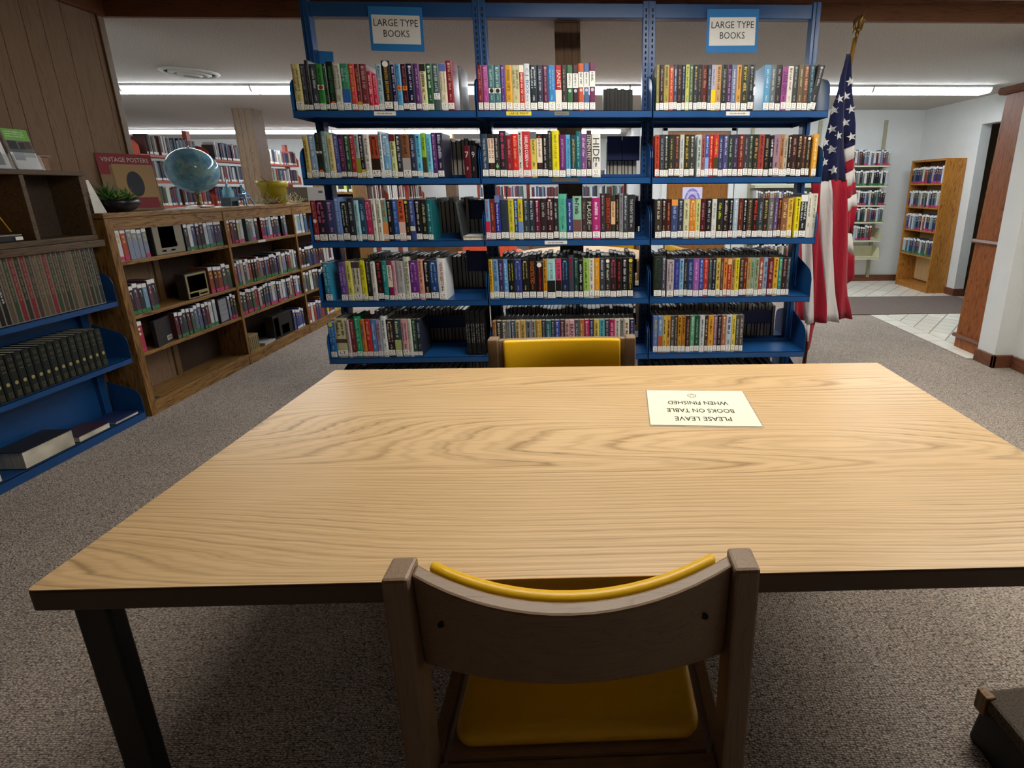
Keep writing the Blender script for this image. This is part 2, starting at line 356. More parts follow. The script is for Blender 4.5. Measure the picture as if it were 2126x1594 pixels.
# panelled pillars
def pillar(x0, x1, y0, y1, label, mat):
    p = empty('pillar', ((x0+x1)/2, (y0+y1)/2, 0)); struct(p, label); wx, wy = (x1-x0)/2, (y1-y0)/2
    MB().box(-wx+.006, wx-.006, -wy+.006, wy-.006, 0, ZC).build('core', mat, p)
    k = 3
    for i in range(k):
        a = -wx+.012+(2*wx-.024)*i/k; b = -wx+.012+(2*wx-.024)*(i+1)/k
        MB().box(a+.0015, b-.0015, -wy, -wy+.008, 0, ZC).build('plank', mat, p)
    for sx_ in (-1, 1): MB().box(sx_*(wx-.006)-.006, sx_*(wx-.006)+.006, -wy-.004, wy, 0, ZC).build('corner_trim', mat, p)
pillar(-.188, -.031, 3.30, 3.46, 'narrow brown panelled pillar directly behind the blue shelf unit', MT['panel'])
pillar(-4.435, -4.2, 6.65, 6.88, 'light brown panelled pillar standing behind the globe', MT['col_wood'])
pillar(-2.52, -2.34, 9.03, 9.2, 'light brown panelled pillar far behind the bay next to the globe', MT['col_wood'])
# tiled entrance: 15 cm tiles laid on the diagonal, border row along the carpet
g = MB().box(2.955, 4.5, 3.5, 4.87, 0, .002); g.box(2.7, 4.5, 5.70, 6.75, 0, .002)
tf = g.build('floor_tiles', MT['grout']); struct(tf, 'cream tiled floor by the entrance')
def clip(poly, a, b, c):     # keep a*x+b*y<=c
    out = []
    for i in range(len(poly)):
        p, q = poly[i], poly[(i+1) % len(poly)]; dp = a*p[0]+b*p[1]-c; dq = a*q[0]+b*q[1]-c
        if dp <= 0: out.append(p)
        if (dp < 0 < dq) or (dq < 0 < dp): t_ = dp/(dp-dq); out.append((p[0]+(q[0]-p[0])*t_, p[1]+(q[1]-p[1])*t_))
    return out
def tile(poly):
    ar = abs(sum(poly[i][0]*poly[(i+1) % len(poly)][1]-poly[(i+1) % len(poly)][0]*poly[i][1] for i in range(len(poly))))/2 if len(poly) > 2 else 0
    if ar < .0006: return
    cx_ = sum(p[0] for p in poly)/len(poly); cy_ = sum(p[1] for p in poly)/len(poly)
    MB().prism([(p[0]-cx_, p[1]-cy_) for p in poly], 'Z', 0, .004).build('tile', MT['tile'], tf, (cx_, cy_, .001))
for (bx0, bx1, by0, by1) in ((3.12, 4.5, 3.52, 4.865), (2.95, 4.5, 5.705, 6.745)):
    T = .1505; r2 = math.sqrt(.5)
    for i in range(-10, 60):
        for j in range(-40, 40):
            u_, v_ = (i+.25)*T, j*T; gq = .0045
            pl = [((a-b)*r2+2.0, (a+b)*r2+2.0) for a, b in ((u_+gq, v_+gq), (u_+T-gq, v_+gq), (u_+T-gq, v_+T-gq), (u_+gq, v_+T-gq))]
            if max(p[0] for p in pl) < bx0 or min(p[0] for p in pl) > bx1 or max(p[1] for p in pl) < by0 or min(p[1] for p in pl) > by1: continue
            for (a, b, c_) in ((-1, 0, -bx0), (1, 0, bx1), (0, -1, -by0), (0, 1, by1)):
                pl = clip(pl, a, b, c_)
                if len(pl) < 3: break
            if len(pl) >= 3: tile(pl)
for k in range(6):
    y0 = 3.52+k*.225; tile([(2.965, y0+.004), (3.112, y0+.004), (3.112, min(y0+.221, 4.865)), (2.965, min(y0+.221, 4.865))])
o = MB().box(2.75, 4.48, 4.872, 5.70, .001, .011).build('entrance_mat', MT['mat'], bevel=.003); tag(o, 'dark brown ribbed entrance mat lying across the cream tiles', 'mat')

# ------------------------------------------------------------------ lamps
def strip_lamp(x0, y, z, label, group, W=1.21):
    r = empty('fluorescent_lamp', (x0+W/2, y, z)); tag(r, label, 'ceiling lamp', group)
    MB().prism([(-.105, 0), (.105, 0), (.105, -.022), (-.105, -.022)], 'X', -W/2, W/2).build('housing', MT['white'], r)
    MB().prism([(-.105, -.018), (-.09, -.055), (-.072, -.065), (.072, -.065), (.09, -.055), (.105, -.018)], 'X', -W/2+.008, W/2-.008).build('lens', MT['lens_far'], r)
    for s in (-1, 1): MB().prism([(-.107, -.014), (-.092, -.057), (-.073, -.068), (.073, -.068), (.092, -.057), (.107, -.014)], 'X', s*(W/2)-.006, s*(W/2)+.004).build('end_cap', MT['paper'], r)
    return r
pos1 = ['above the entrance mat', 'over the flag', 'one lamp from the flag', 'behind the top of the middle blue bay', 'behind the first large type sign', 'just above the top books by the globe', 'over the globe', 'next to the panelled wall edge']
for k in range(8):
    strip_lamp(4.1-1.22*(k+1), 5.25, ZC, 'white fluorescent strip lamp in the nearer row, ' + pos1[k], 'nearer row of strip lamps')
for k in range(7):
    strip_lamp(.6-1.22*(k+1), 8.9, ZC, 'white fluorescent strip lamp in the far row, %s from its open end' % ORD[k], 'far row of strip lamps')
def troffer(x, y, label):
    r = empty('troffer_lamp', (x, y, ZN)); tag(r, label, 'ceiling lamp', 'lamps over the reading table')
    for a in ((-.61, .61, -.3, -.275), (-.61, .61, .275, .3), (-.61, -.585, -.275, .275), (.585, .61, -.275, .275)): MB().box(a[0], a[1], a[2], a[3], -.018, -.0005).build('frame', MT['white'], r)
    MB().box(-.585, .585, -.275, .275, -.01, -.001).build('lens', MT['lens_near'], r)
troffer(.15, 1.75, 'flat white ceiling lamp straight above the reading table')
troffer(1.95, 1.75, 'flat white ceiling lamp nearer to the right wall')
# round ceiling diffuser
r = empty('ceiling_vent', (-3.40, 4.66, ZC)); tag(r, 'round white ceiling air vent above the globe', 'vent')
for k, (ra, rb, z) in enumerate(((.21, .185, -.006), (.15, .12, -.016), (.09, .06, -.026))):
    MB().lathe([(ra, 0), (ra, z), (rb, z-.014), (rb-.01, z-.008), (rb-.004, 0)], (0, 0, 0), 28).build('ring', MT['white'], r, None, None, True)
MB().lathe([(.19, -.001), (.19, -.003)], (0, 0, 0), 24).build('duct', MT['slot'], r)

# ================================================================== BLUE SHELF UNIT
SX, SD = -.11, 2.942
PX = [SX-1.371, SX-.457, SX+.457, SX+1.371]
ROWZ = [1.709, 1.373, 1.040, .705, .368, .062]
SFRONT = SD-.235
unit = empty('library_shelf_unit', (SX, SD, 0)); tag(unit, 'blue steel double-sided library shelving with three bays of large type books', 'bookshelf')
uo = Vector((SX, SD, 0))
def U(mb, name, mat, parent=None, **k):        # geometry given in room coordinates
    p = parent or unit
    base = uo if p is unit else uo+p.location if p.parent is unit else Vector((0, 0, 0))
    mb.v = [tuple(Vector(v)-uo) for v in mb.v]
    return mb.build(name, mat, p, **k)
for i, px in enumerate(PX):
    wdt = .034 if i in (1, 2) else .022
    m = MB()
    m.box(px-wdt, px+wdt, SD-.028, SD+.028, .0, 2.289)
    m.box(px-.004, px+.004, SD-.034, SD-.028, .05, 2.289)
    p = U(m, 'post', MT['blue'], bevel=.002)
    m = MB()
    for z in range(72):
        zz = .12+z*.0298
        for s in ((-.5, .5) if i in (1, 2) else (0,)):
            m.box(px+s*wdt*1.05-.004, px+s*wdt*1.05+.004, SD-.0285, SD-.0275, zz, zz+.0175)
            m.box(px+s*wdt*1.05-.004, px+s*wdt*1.05+.004, SD+.0275, SD+.0285, zz, zz+.0175)
    if i in (0, 3):
        for z in range(72):
            zz = .12+z*.0298; sgn = -1 if i == 0 else 1
            m.box(px+sgn*wdt-.0005, px+sgn*wdt+.0005, SD-.012, SD-.002, zz, zz+.0175)
    o = U(m, 'slots', MT['slot'], p); o['kind'] = 'stuff'
for i in range(3):
    m = MB(); m.box(PX[i]+.022, PX[i+1]-.022, SD-.02, SD+.02, 2.207, 2.278)
    U(m, 'top_beam', MT['blue'], bevel=.003)
    m = MB(); m.box(PX[i]+.03, PX[i+1]-.03, SD-.012, SD+.012, .0, .05); U(m, 'base_beam', MT['blue_dark'])
BR = [(0, -.036), (0, .10), (.012, .132), (.035, .152), (.07, .164), (.205, .205), (.205, -.036)]
def shelf(i, z, side):
    x0, x1 = PX[i]+(.006 if i else -.016), PX[i+1]-(.006 if i < 2 else -.016)
    m = MB(); y0, y1 = SFRONT, SD-.03
    m.box(x0, x1, y0, y1, z-.0025, z); m.box(x0, x1, y0, y0+.002, z-.034, z); m.box(x0, x1, y0, y0+.014, z-.034, z-.032); m.box(x0, x1, y1-.003, y1, z-.03, z+.02)
    m.box(x0, x1, y0+.06, y0+.1, z-.012, z-.002)
    if side: m.v = [(v[0], 2*SD-v[1], v[2]) for v in m.v]
    s = U(m, 'shelf', MT['blue'])
    for xb in (x0-.002, x1):
        b = MB().prism([(y0-.002+p[0], z+p[1]*(1.0 if z > .1 else 1.0)) for p in BR], 'X', xb, xb+.0022)
        if side: b.v = [(v[0], 2*SD-v[1], v[2]) for v in b.v]
        U(b, 'bracket', MT['blue'], s)
for i in range(3):
    for z in ROWZ: shelf(i, z, 0); shelf(i, z, 1)
# navy back stops seen in the gaps
for (i, r, x0, x1, z0, z1) in ((0, 0, -.62, -.595, .03, .16), (0, 1, -.68, -.615, .08, .185), (0, 2, -.70, -.605, .10, .21), (0, 2, -.602, -.53, .10, .21), (0, 3, -.74, -.62, .12, .245), (1, 1, .12, .205, .10, .235), (1, 1, .208, .31, .10, .235), (1, 2, .245, .32, .05, .2), (1, 3, -.40, .30, .10, .185), (1, 4, -.40, -.05, .10, .18), (1, 4, .03, .30, .10, .18), (2, 4, .39, .74, .10, .185), (2, 4, .76, 1.17, .10, .185), (0, 4, -1.2, -.72, .10, .18)):
    z = ROWZ[r]
    m = MB(); m.box(x0, x1, SD+.034, SD+.037, z+z0, z+z1); m.box(x0, x1, SD+.034, SD+.06, z+z0, z+z0+.003)
    U(m, 'back_stop', MT['blue_dark'])

# ------------------------------------------------------------------ the books on it
BOOKS = [
(1,0,"-1487 41 221 e0d494 8a7b3a;-1446 27 221 383c45 8a8f98;-1419 21 238 26262c 777777;-1397 32 221 3c4a50 cfd6d6;-1365 33 221 3f8f4a 24502c r;-1333 19 221 1f2a22 6c8a70;-1313 33 232 15171a 3f9a50 TMARGARET_ATWOOD o;-1280 37 222 ccd0c3 8a8f86;-1243 39 222 3f8f6e 9fd0c0 B2c5aa8;-1204 30 222 d2474f e0c040;-1174 25 222 6f2a35 b08a50 bc09040;-1149 35 222 7a3038 c0a0a0;-1114 23 187 c8304a f0e0e0;-1091 24 174 d02c4e f0b0c0;-1067 31 222 a9c6d4 54788a;-1036 44 237 1c1c1e c9a548 TSANDRA_BROWN c;-991 23 218 1b2150 c0c0e0 bd8d8e8;-969 26 222 5aa6d6 2060a0 O;-942 30 222 3c1420 a05060 O;-913 37 223 1c1a3c e0e0f0;-875 28 223 6a3a7a d0b0d8;-847 32 223 ddd6a8 3a3020 u2a2a25;-815 32 223 245a38 e0f0e0;-783 35 223 4a5f60 b0c8c8 L;-748 35 223 e6dcc8 b09a60 u5a6cb0;-713 34 238 8a1f35 d0b090"),
(1,1,"-562 30 218 7a2030 d09090;-531 29 218 b04a9a d890c8;-502 31 218 4a7a80 b0d0d0 k;-471 32 218 4a7a80 b0d0d0 k;-439 25 218 5a3a86 b0a0d0;-414 34 218 e0a830 8a6010;-380 38 218 cfcba0 807c50;-342 24 219 d03028 e8e4dc ue8e4dc;-318 29 225 dfe6ea 4070a0 TC.J._BOX;-289 37 219 1f2a33 c8d4dc;-251 29 219 2b2f45 b0b8d0;-222 28 219 5a1f40 c090b0;-194 35 219 2f86c8 a0d0f0 be8d8a0;-159 34 219 b8202c e8d0c0 TJANET Be0d8d0;-126 27 219 2e2a28 9a9088;-98 29 219 2f6a3c 505050 S;-69 30 219 3a1a30 505050 S;-39 28 227 c85a30 505050 S;-11 28 229 4a6a9a 505050 S;18 31 232 6a2a50 505050 S"),
(1,2,"365 17 222 8a8450 d0c890;382 25 222 2f1a1c c0b0a0;407 26 222 a89a50 5a5020;433 24 214 c04a30 e0c090;456 20 223 3a4560 c0c8d8;476 23 223 3a2622 b08a70;499 19 223 2a3444 a0b0c8;518 20 223 c4cc70 606820;538 21 223 56664e c0ccb8;560 22 223 2f3548 c0b050;581 24 223 2b2c2c a09070;605 29 223 5a2420 c08070;634 19 223 3a4a5a b0c0d0;654 25 223 b8b4c8 707090 Be0c020;678 29 223 c8a070 705030;707 28 223 2a2e2c a0a8a0;736 24 223 4a2a56 c0a0d0;760 27 223 7080a0 e0e4f0;787 25 223 d8a050 603818;812 35 223 3a3c30 c0b050;847 33 224 22262a a0b0b8;932 33 224 5aa0cc e0f0ff;965 30 224 6a747a d0d8dc;995 30 224 2f2c2c a0a0a0;1025 30 214 a04a90 30205a TZANE_GREY;1055 28 217 e6e2da 806058;1083 28 224 3c4244 a0b0b0;1111 29 224 6a5a44 d0c090;1140 29 224 6a4a38 e0a080;1169 28 224 30424a 6aa0c0;1197 33 224 2a2a2c b0b0b0 lean"),
(2,0,"-1484 27 211 d8c070 5a3a1a;-1457 39 220 8fb0d4 e0ecf8;-1418 30 229 1f2420 5a5a48 o w;-1388 28 236 7fa0a0 d8e8e8;-1359 32 220 ded29a 7a5a30;-1328 27 220 4a5aa0 a8b4e0;-1301 28 220 4a2a44 c060a0;-1272 28 220 26543a b0d0b8;-1244 25 221 a82434 e0a0a8;-1220 25 221 a8b8bc 405048 B8a8a30;-1195 23 221 1a1c22 c8ccd0 bc8a828;-1172 32 221 e4e2da 6a6a60;-1140 46 216 a84a30 301810 B2a1c18;-1094 20 237 d8e4e8 4a6a70;-1075 39 221 7ab0dc e8f4ff;-1035 30 221 d0d8a0 606030 u6a2030;-1005 29 221 2a2c34 d0d4d8;-977 44 221 8a5a3c 4a3020 Ba0a0a0;-932 31 221 2f3a54 b0bcd0;-902 30 221 6ac4ea 1c3c70;-872 25 228 9ac83c 3a5a20 B3a3c28;-847 29 222 7ad0ea 1c4870 TA_LOVE_TO_REMEMBER;-818 24 229 5a2a72 c8a8d8;-794 35 229 2a2740 c0c0d0;-653 35 164 5a1424 c0c0c0 n T7;-618 30 164 1c1c1e c0c0c0 n T9"),
(2,1,"-561 37 222 2f4258 c0d4e4 TTHE_DEAD_WILL_TELL;-524 35 222 2a2622 a03028 W;-489 25 222 2b2b2e c8c8c8 g;-464 37 238 26282c d04070;-427 31 215 8a2430 d08080;-396 33 222 d42a20 f09080;-364 23 236 d8d0c8 301818;-341 43 236 c8343c f0f0f0 THARLAN_COBEN;-299 33 234 d8c860 505030 u5a6470;-266 30 222 2a2624 a03028 W;-236 29 222 1c1a1c d8d8d8;-207 22 239 30322e 9a9a90;-184 37 240 e8dc20 8a8210;-148 35 218 6a2a6a d0a0d0 TJANET_EVANOVICH;-112 25 218 5ab0d8 1a4a80 TJANET_EVANOVICH;-87 30 216 24424c d0c060 TJANET_EVANOVICH;-57 25 235 1a6a74 90d0d0;-32 30 223 7a4a8a d8c0e0;-1 27 241 3a3230 d8d4d0 TSTEPHEN_FREY;26 48 223 e6e6e4 2a3a30 THIDE"),
(2,2,"366 25 216 c04a34 5a1010;391 25 217 3a3c44 a0a0a8;415 24 217 2c3230 d8d8d8;439 31 217 2c2e2a c0b040;470 30 217 3a3034 d07040;499 25 217 c8ccc8 6a7a80;524 29 217 32332a c8b040;553 27 217 353a34 c8c8c0;593 23 217 c0ccc8 4a5a5a;616 21 217 a06060 301818;636 22 217 3a5aa8 c0d0f0 B7aa0d8;658 25 217 c02c28 f0c080;683 26 217 c83838 e0c040 B40401c;709 26 217 3a4068 c0c4e0;734 27 217 4a4a78 c0c0e0;761 27 217 26382e b0c8b0;788 29 218 3a3048 b8a8c8;817 29 218 6a2420 e0a080;846 26 218 3a3a44 b0a8b0;872 26 218 343c34 b0b8a8;898 29 218 2c2a28 c0a040;927 31 218 a04038 401818;958 28 218 1c1a1a b0a080;987 22 212 1a1a1e e0e0e8;1009 34 218 a08090 503040;1043 21 218 b07a50 5a3018;1064 22 218 b8b0a0 605040;1086 23 213 241a18 e0d8c8;1109 29 218 3a1c18 b09080;1138 28 218 241814 c0a080;1166 22 213 4a2c20 d0a080;1188 23 211 332820 c0b8a0 c;1223 28 219 e0a030 f8f0d0"),
(3,0,"-1491 30 218 902c38 c08080 R;-1461 46 218 24202a d06a98;-1415 48 218 3a4470 d090b0;-1367 34 235 6a8ac8 b0c4f0;-1333 38 211 1c1e20 c0c8c0;-1295 32 230 26303a b8c4cc;-1262 26 218 a0d0dc 204858;-1236 31 218 1c4a66 a0d0e8;-1205 35 218 b83060 e090b0;-1170 25 218 dcdcd0 5a5a50 n;-1144 27 219 e0e0d4 5a5a50 n;-1117 30 219 7ab0a0 d05a20 Bd88a50;-1087 26 219 121416 c8c8c8;-1060 31 219 2a5aa8 90b0e0;-1030 37 219 d0603c 40180c Bd8b8b0;-993 24 219 1f1e1c c0b870 y;-969 29 219 3a4a88 a0b0e0 L;-940 35 219 0f1012 d0d0d0;-905 29 219 22241e c0b890;-876 31 219 1a6a72 b0e0e0"),
(3,1,"-559 26 219 6aa8d8 d03050 Bc02848;-534 29 219 7a2a22 d0a080;-504 27 240 1f2c9a f0f0f0 TThe_End_of_the_Pier u6a7ab0;-477 44 215 2a3848 3a4858;-433 31 219 d8c83c 6a8a2a;-402 22 219 1a4a7a c0d8e8;-381 27 219 d8c020 3050a0 B6a88c0;-353 33 219 2f3a42 9ab0b8;-321 31 220 26333e b0c0cc;-290 30 220 5a1430 e0c0c8;-260 36 220 2c2428 b0a8a8;-224 36 226 3a1a24 d8c8c8;-188 29 220 23282a c8ccc8;-159 44 246 5ab8a0 308a78 TTHE_LAST_MAN;-115 34 220 2a3a88 e0e8f8;-81 48 234 8ac0a8 202020 B6a4a44;-33 28 226 3a3234 8a8078;-6 31 226 302c28 c8c8b8 TPLAGUE;26 45 224 b02a78 f0e0f0;71 26 247 353034 a09898;97 33 247 3a2a24 d04020 TDEAN_KOONTZ;130 24 237 3a3430 503828 X;154 21 239 1a1614 c8a060;175 22 247 8a8a92 404048;197 25 244 3a4048 c0c8d0;222 39 240 2c2e32 c0c8cc TTHE_NIGHT_SISTER"),
(3,2,"373 38 214 38342f c8c0b0;411 24 214 2a1816 d0c8c0;436 27 214 4a1c16 d09070;463 36 214 3a4a78 a0b0d8 ud89040;499 34 214 2f3344 b0b8c8;532 32 214 d0d0a8 7a7a50;564 35 214 d08028 f0d090;599 26 214 ccd48a 6a7040;625 30 214 4a1420 c08890;656 34 214 1f1a1e c0c0c0;690 26 214 d8dcd4 8090a0;716 36 214 23262a b8d020;752 32 215 211a18 c0b8b0;784 25 215 17171a c0c0c0 ba02030;809 27 215 a0b8cc e0ecf4;836 28 215 5a2418 c89070;864 23 215 1a1a1c d8d8d8;887 28 215 3c3024 b0a080;916 34 215 1f1816 d04030;949 28 215 31383f 9aa8b0;977 31 215 2c2620 c0b070;1008 30 215 6a6a68 c8c8c0;1038 21 215 5a4a7a e0e0e0;1060 21 215 4a2018 d08040;1081 34 215 8a6040 f0d0a0;1115 28 216 e0b850 806010;1156 27 223 e8d820 5a5000;1183 41 236 23282c d8dcdc ud8dcdc;1224 26 241 e0ded2 7a7868 n;1250 30 241 d4d4c8 8a8878 n"),
(4,0,"-1476 41 215 2a8ab0 a0d8e8;-1389 38 215 6a4a9a c0a8e0;-1351 34 221 d8d86a 7a7a20;-1317 46 221 d0ccb8 4a4a40 u4a3a40;-1272 32 226 e4dc30 9a9010;-1239 26 231 23241f 9a9a90;-1213 27 218 dcdcd4 7a9aa0;-1186 36 221 1c1416 d04040;-1151 27 221 1f8a8a a0d8d8;-1123 28 221 8a1c4a 505050 W;-1096 21 221 e0a8c0 a05080;-1075 43 221 a8b0b0 c09090;-1031 31 245 d4d8c4 4a4a40 TTHE_RENEGADE;-1000 47 222 6a2a86 c090d8;-953 30 230 dca090 7a4a40;-923 34 222 121214 d0d0d0 o;-889 45 222 1c4480 a0c0e8;-844 45 235 e8ecee a04030 TNORA_ROBERTS"),
(4,1,"-563 26 225 d8a820 5a4a10;-537 32 225 7aa8d4 2a5a9a;-505 28 225 3a2f5a a898c8;-477 25 225 5a9ad8 e0f0ff;-452 36 225 15161a c0c030;-416 41 225 2c3a7a 8a98d0;-375 40 225 17181a c8b870;-335 40 236 1a1614 c06a30 TUNDETECTED;-295 40 207 1a1214 d03038 TJAMES_PATTERSON c;-255 22 226 d89a28 6a4208;-233 47 226 a8d8d8 2a8a9a TJ_D_ROBB B1a1a1e;-186 34 226 d04a70 2a1a3a TJ_D_ROBB B1a1216;-152 41 226 1c2440 60a0d0;-111 29 247 3a4658 a02040;-81 25 226 1c3a36 7ab0a0;-56 28 216 121314 d8d8d8;-28 32 227 9ac45a 4a6a20;4 30 227 dcdcd4 8a7a70;34 31 227 e09a20 f0d890;64 30 227 3a3c48 c0c4c8;95 31 227 2c2c2a d0d0c0 c;125 35 227 301c20 b06070;160 31 227 161214 c03030;191 32 227 14161a c8ccd0;224 32 227 121212 c8b040 TSTUART_WOODS y"),
(4,2,"372 47 234 232c26 3a4a3e;419 22 234 4a4a5a c8c8d8;448 41 213 b8acb0 6a5a64;489 31 219 2c3a8a 7a8ad8;520 24 219 8ab8d8 2a4a6a;544 22 219 1f2228 a8a8a8;566 34 219 22386a 8aa0c8;600 33 219 9a5aa8 d8b0e0;633 25 220 2f4a9a a8bce8;657 28 220 b02c2c f0a090;686 21 220 3a4648 a0b0b0;706 25 220 1a202a a8b4c4;731 25 220 d0b85a 6a5018;755 17 220 5a4640 c0a890;773 22 220 d88440 4a2010;795 24 220 a82c24 f0c080 ud0b070;818 22 220 b08a50 5a3c18;840 24 220 e0d030 6a6010;864 27 220 3a2c24 b09a80;891 18 220 7a2418 e09a60;909 21 220 b89a60 5a4420;929 23 220 8aa890 3a5a44;952 25 220 9aa88a 4a5a40;977 26 221 9a4a34 e8e8e0;1003 25 221 90a8c8 304060;1028 33 221 6a1a20 d09a90;1061 28 221 d8a830 6a4a10;1089 23 221 1f8080 b0e080;1112 28 221 3a1820 b08a88;1139 19 221 3a4a50 a0b4b8"),
(5,0,"-1501 45 210 1a6ab0 90c0e8 y;-1456 64 232 c8c49a 4a4a38 M4a3a3c;-1392 20 221 c0b0b0 7a5a5a;-1371 28 221 7a2430 d0a0a0;-1343 32 244 1a9a6a a0e8c8;-1311 27 222 d07a30 3a5aa0;-1284 31 222 c42424 e8a090;-1253 31 222 5a86c8 d0e0f4;-1223 31 222 9aa4b8 c03058;-1192 30 244 e4ecec 4a6a7a;-1162 41 222 2a1a14 c8b8a8;-1121 39 222 2c4454 c8d090 Ba8b470;-1081 39 222 d8a8ac 6a2a3a;-1043 22 222 d8d8d0 7a6a5a;-1021 27 222 2c4a38 a8c8b0;-994 27 222 252c3c a0acc8"),
(5,1,"-564 28 204 b07a40 5a3414;-536 31 204 2a2a28 c8c8c8;-505 29 204 6a6458 d8d4c8;-476 23 204 8a9498 3a4448;-453 26 205 3f4c62 c0ccd8;-426 28 205 c8b080 6a5230;-398 32 205 c8a85a 5a4418;-366 32 205 7a808c 2a3038;-334 27 205 a09a90 4a4640;-306 32 205 c09a30 f0e0a0;-274 23 205 3a3448 a8a0b8;-251 32 205 2f6a70 a8d0d4;-220 22 205 343a36 a8b0a8;-198 29 205 3048a0 c8d0f0;-169 29 205 4a2c34 c0a0a8;-139 26 205 c8a0a0 6a4444;-114 30 205 e0a8b8 3a1a24 TBRAND;-84 28 206 4a545c b0bcc4;-56 29 206 a86a34 e8c890;-27 30 206 a8285a f0c0d0;3 26 206 2f2c4a a8a4cc;29 31 206 d0bc60 6a5c18;60 33 206 5aaab8 1a5a6a;93 27 206 3a3038 b8b0b8;120 31 206 a82058 f0b0c8;151 31 206 d4d0c8 6a6a68;182 24 206 8a8c88 2c2c2c;206 29 206 d8d0c0 7a3a2a;236 31 206 2a2a48 a0a0c8"),
(5,2,"376 29 221 5a7ac0 c8b840;405 26 222 6a90c0 e0e8f0 Ba85030;431 25 222 c8b048 4a4410;455 24 222 d09a40 5a2c10;479 21 222 4a4c4e c8c8c0;500 21 222 3f342c b8a890;521 22 222 c08a28 4a2c08;544 23 222 b07a2c 4a2c0c;567 28 222 3a2020 c0a090;595 25 222 5aa07a c8e8d0;620 30 222 1f4a38 90c0a8;650 29 222 c8d0d4 2c3840;679 21 222 3a2a20 d0c0a8;700 31 222 e0a030 5a3808;731 23 222 8a6a80 d8c0d0;754 26 223 1f1a1e b0a8a8;780 27 223 a86a48 f0d8b8;807 31 223 c0ccd8 2c4a8a;838 25 223 e0cc5a 5a5018;863 21 223 4a4c48 c0c0b8;885 26 223 5a5450 c8c4c0"),
]
YSP = SFRONT+.012
def lt_mesh(big):
    m = MB(); m.add([(-.5, 0, 0), (.5, 0, 0), (.5, 0, 1), (-.5, 0, 1)], [(0, 1, 2, 3)], 0, 'ecece8')
    rng = random.Random(3)
    if big:
        put_text(m, 'LT', (0, -.0006, .62), (1, 0, 0), (0, 0, 1), .62, .42, '18181a')
        scribble(m, (0, -.0006, .2), (1, 0, 0), (0, 0, 1), .6, .12, '3a3a3c', rng)
    else:
        put_text(m, 'LT', (0, -.0006, .78), (1, 0, 0), (0, 0, 1), .5, .2, '28282a')
        put_text(m, 'M', (0, -.0006, .5), (1, 0, 0), (0, 0, 1), .32, .18, '28282a')
        scribble(m, (0, -.0006, .18), (1, 0, 0), (0, 0, 1), .6, .14, '3a3a3c', rng)
    return m.mesh('call_label', [MT['print']])
LT_BIG, LT_SM = lt_mesh(True), lt_mesh(False)
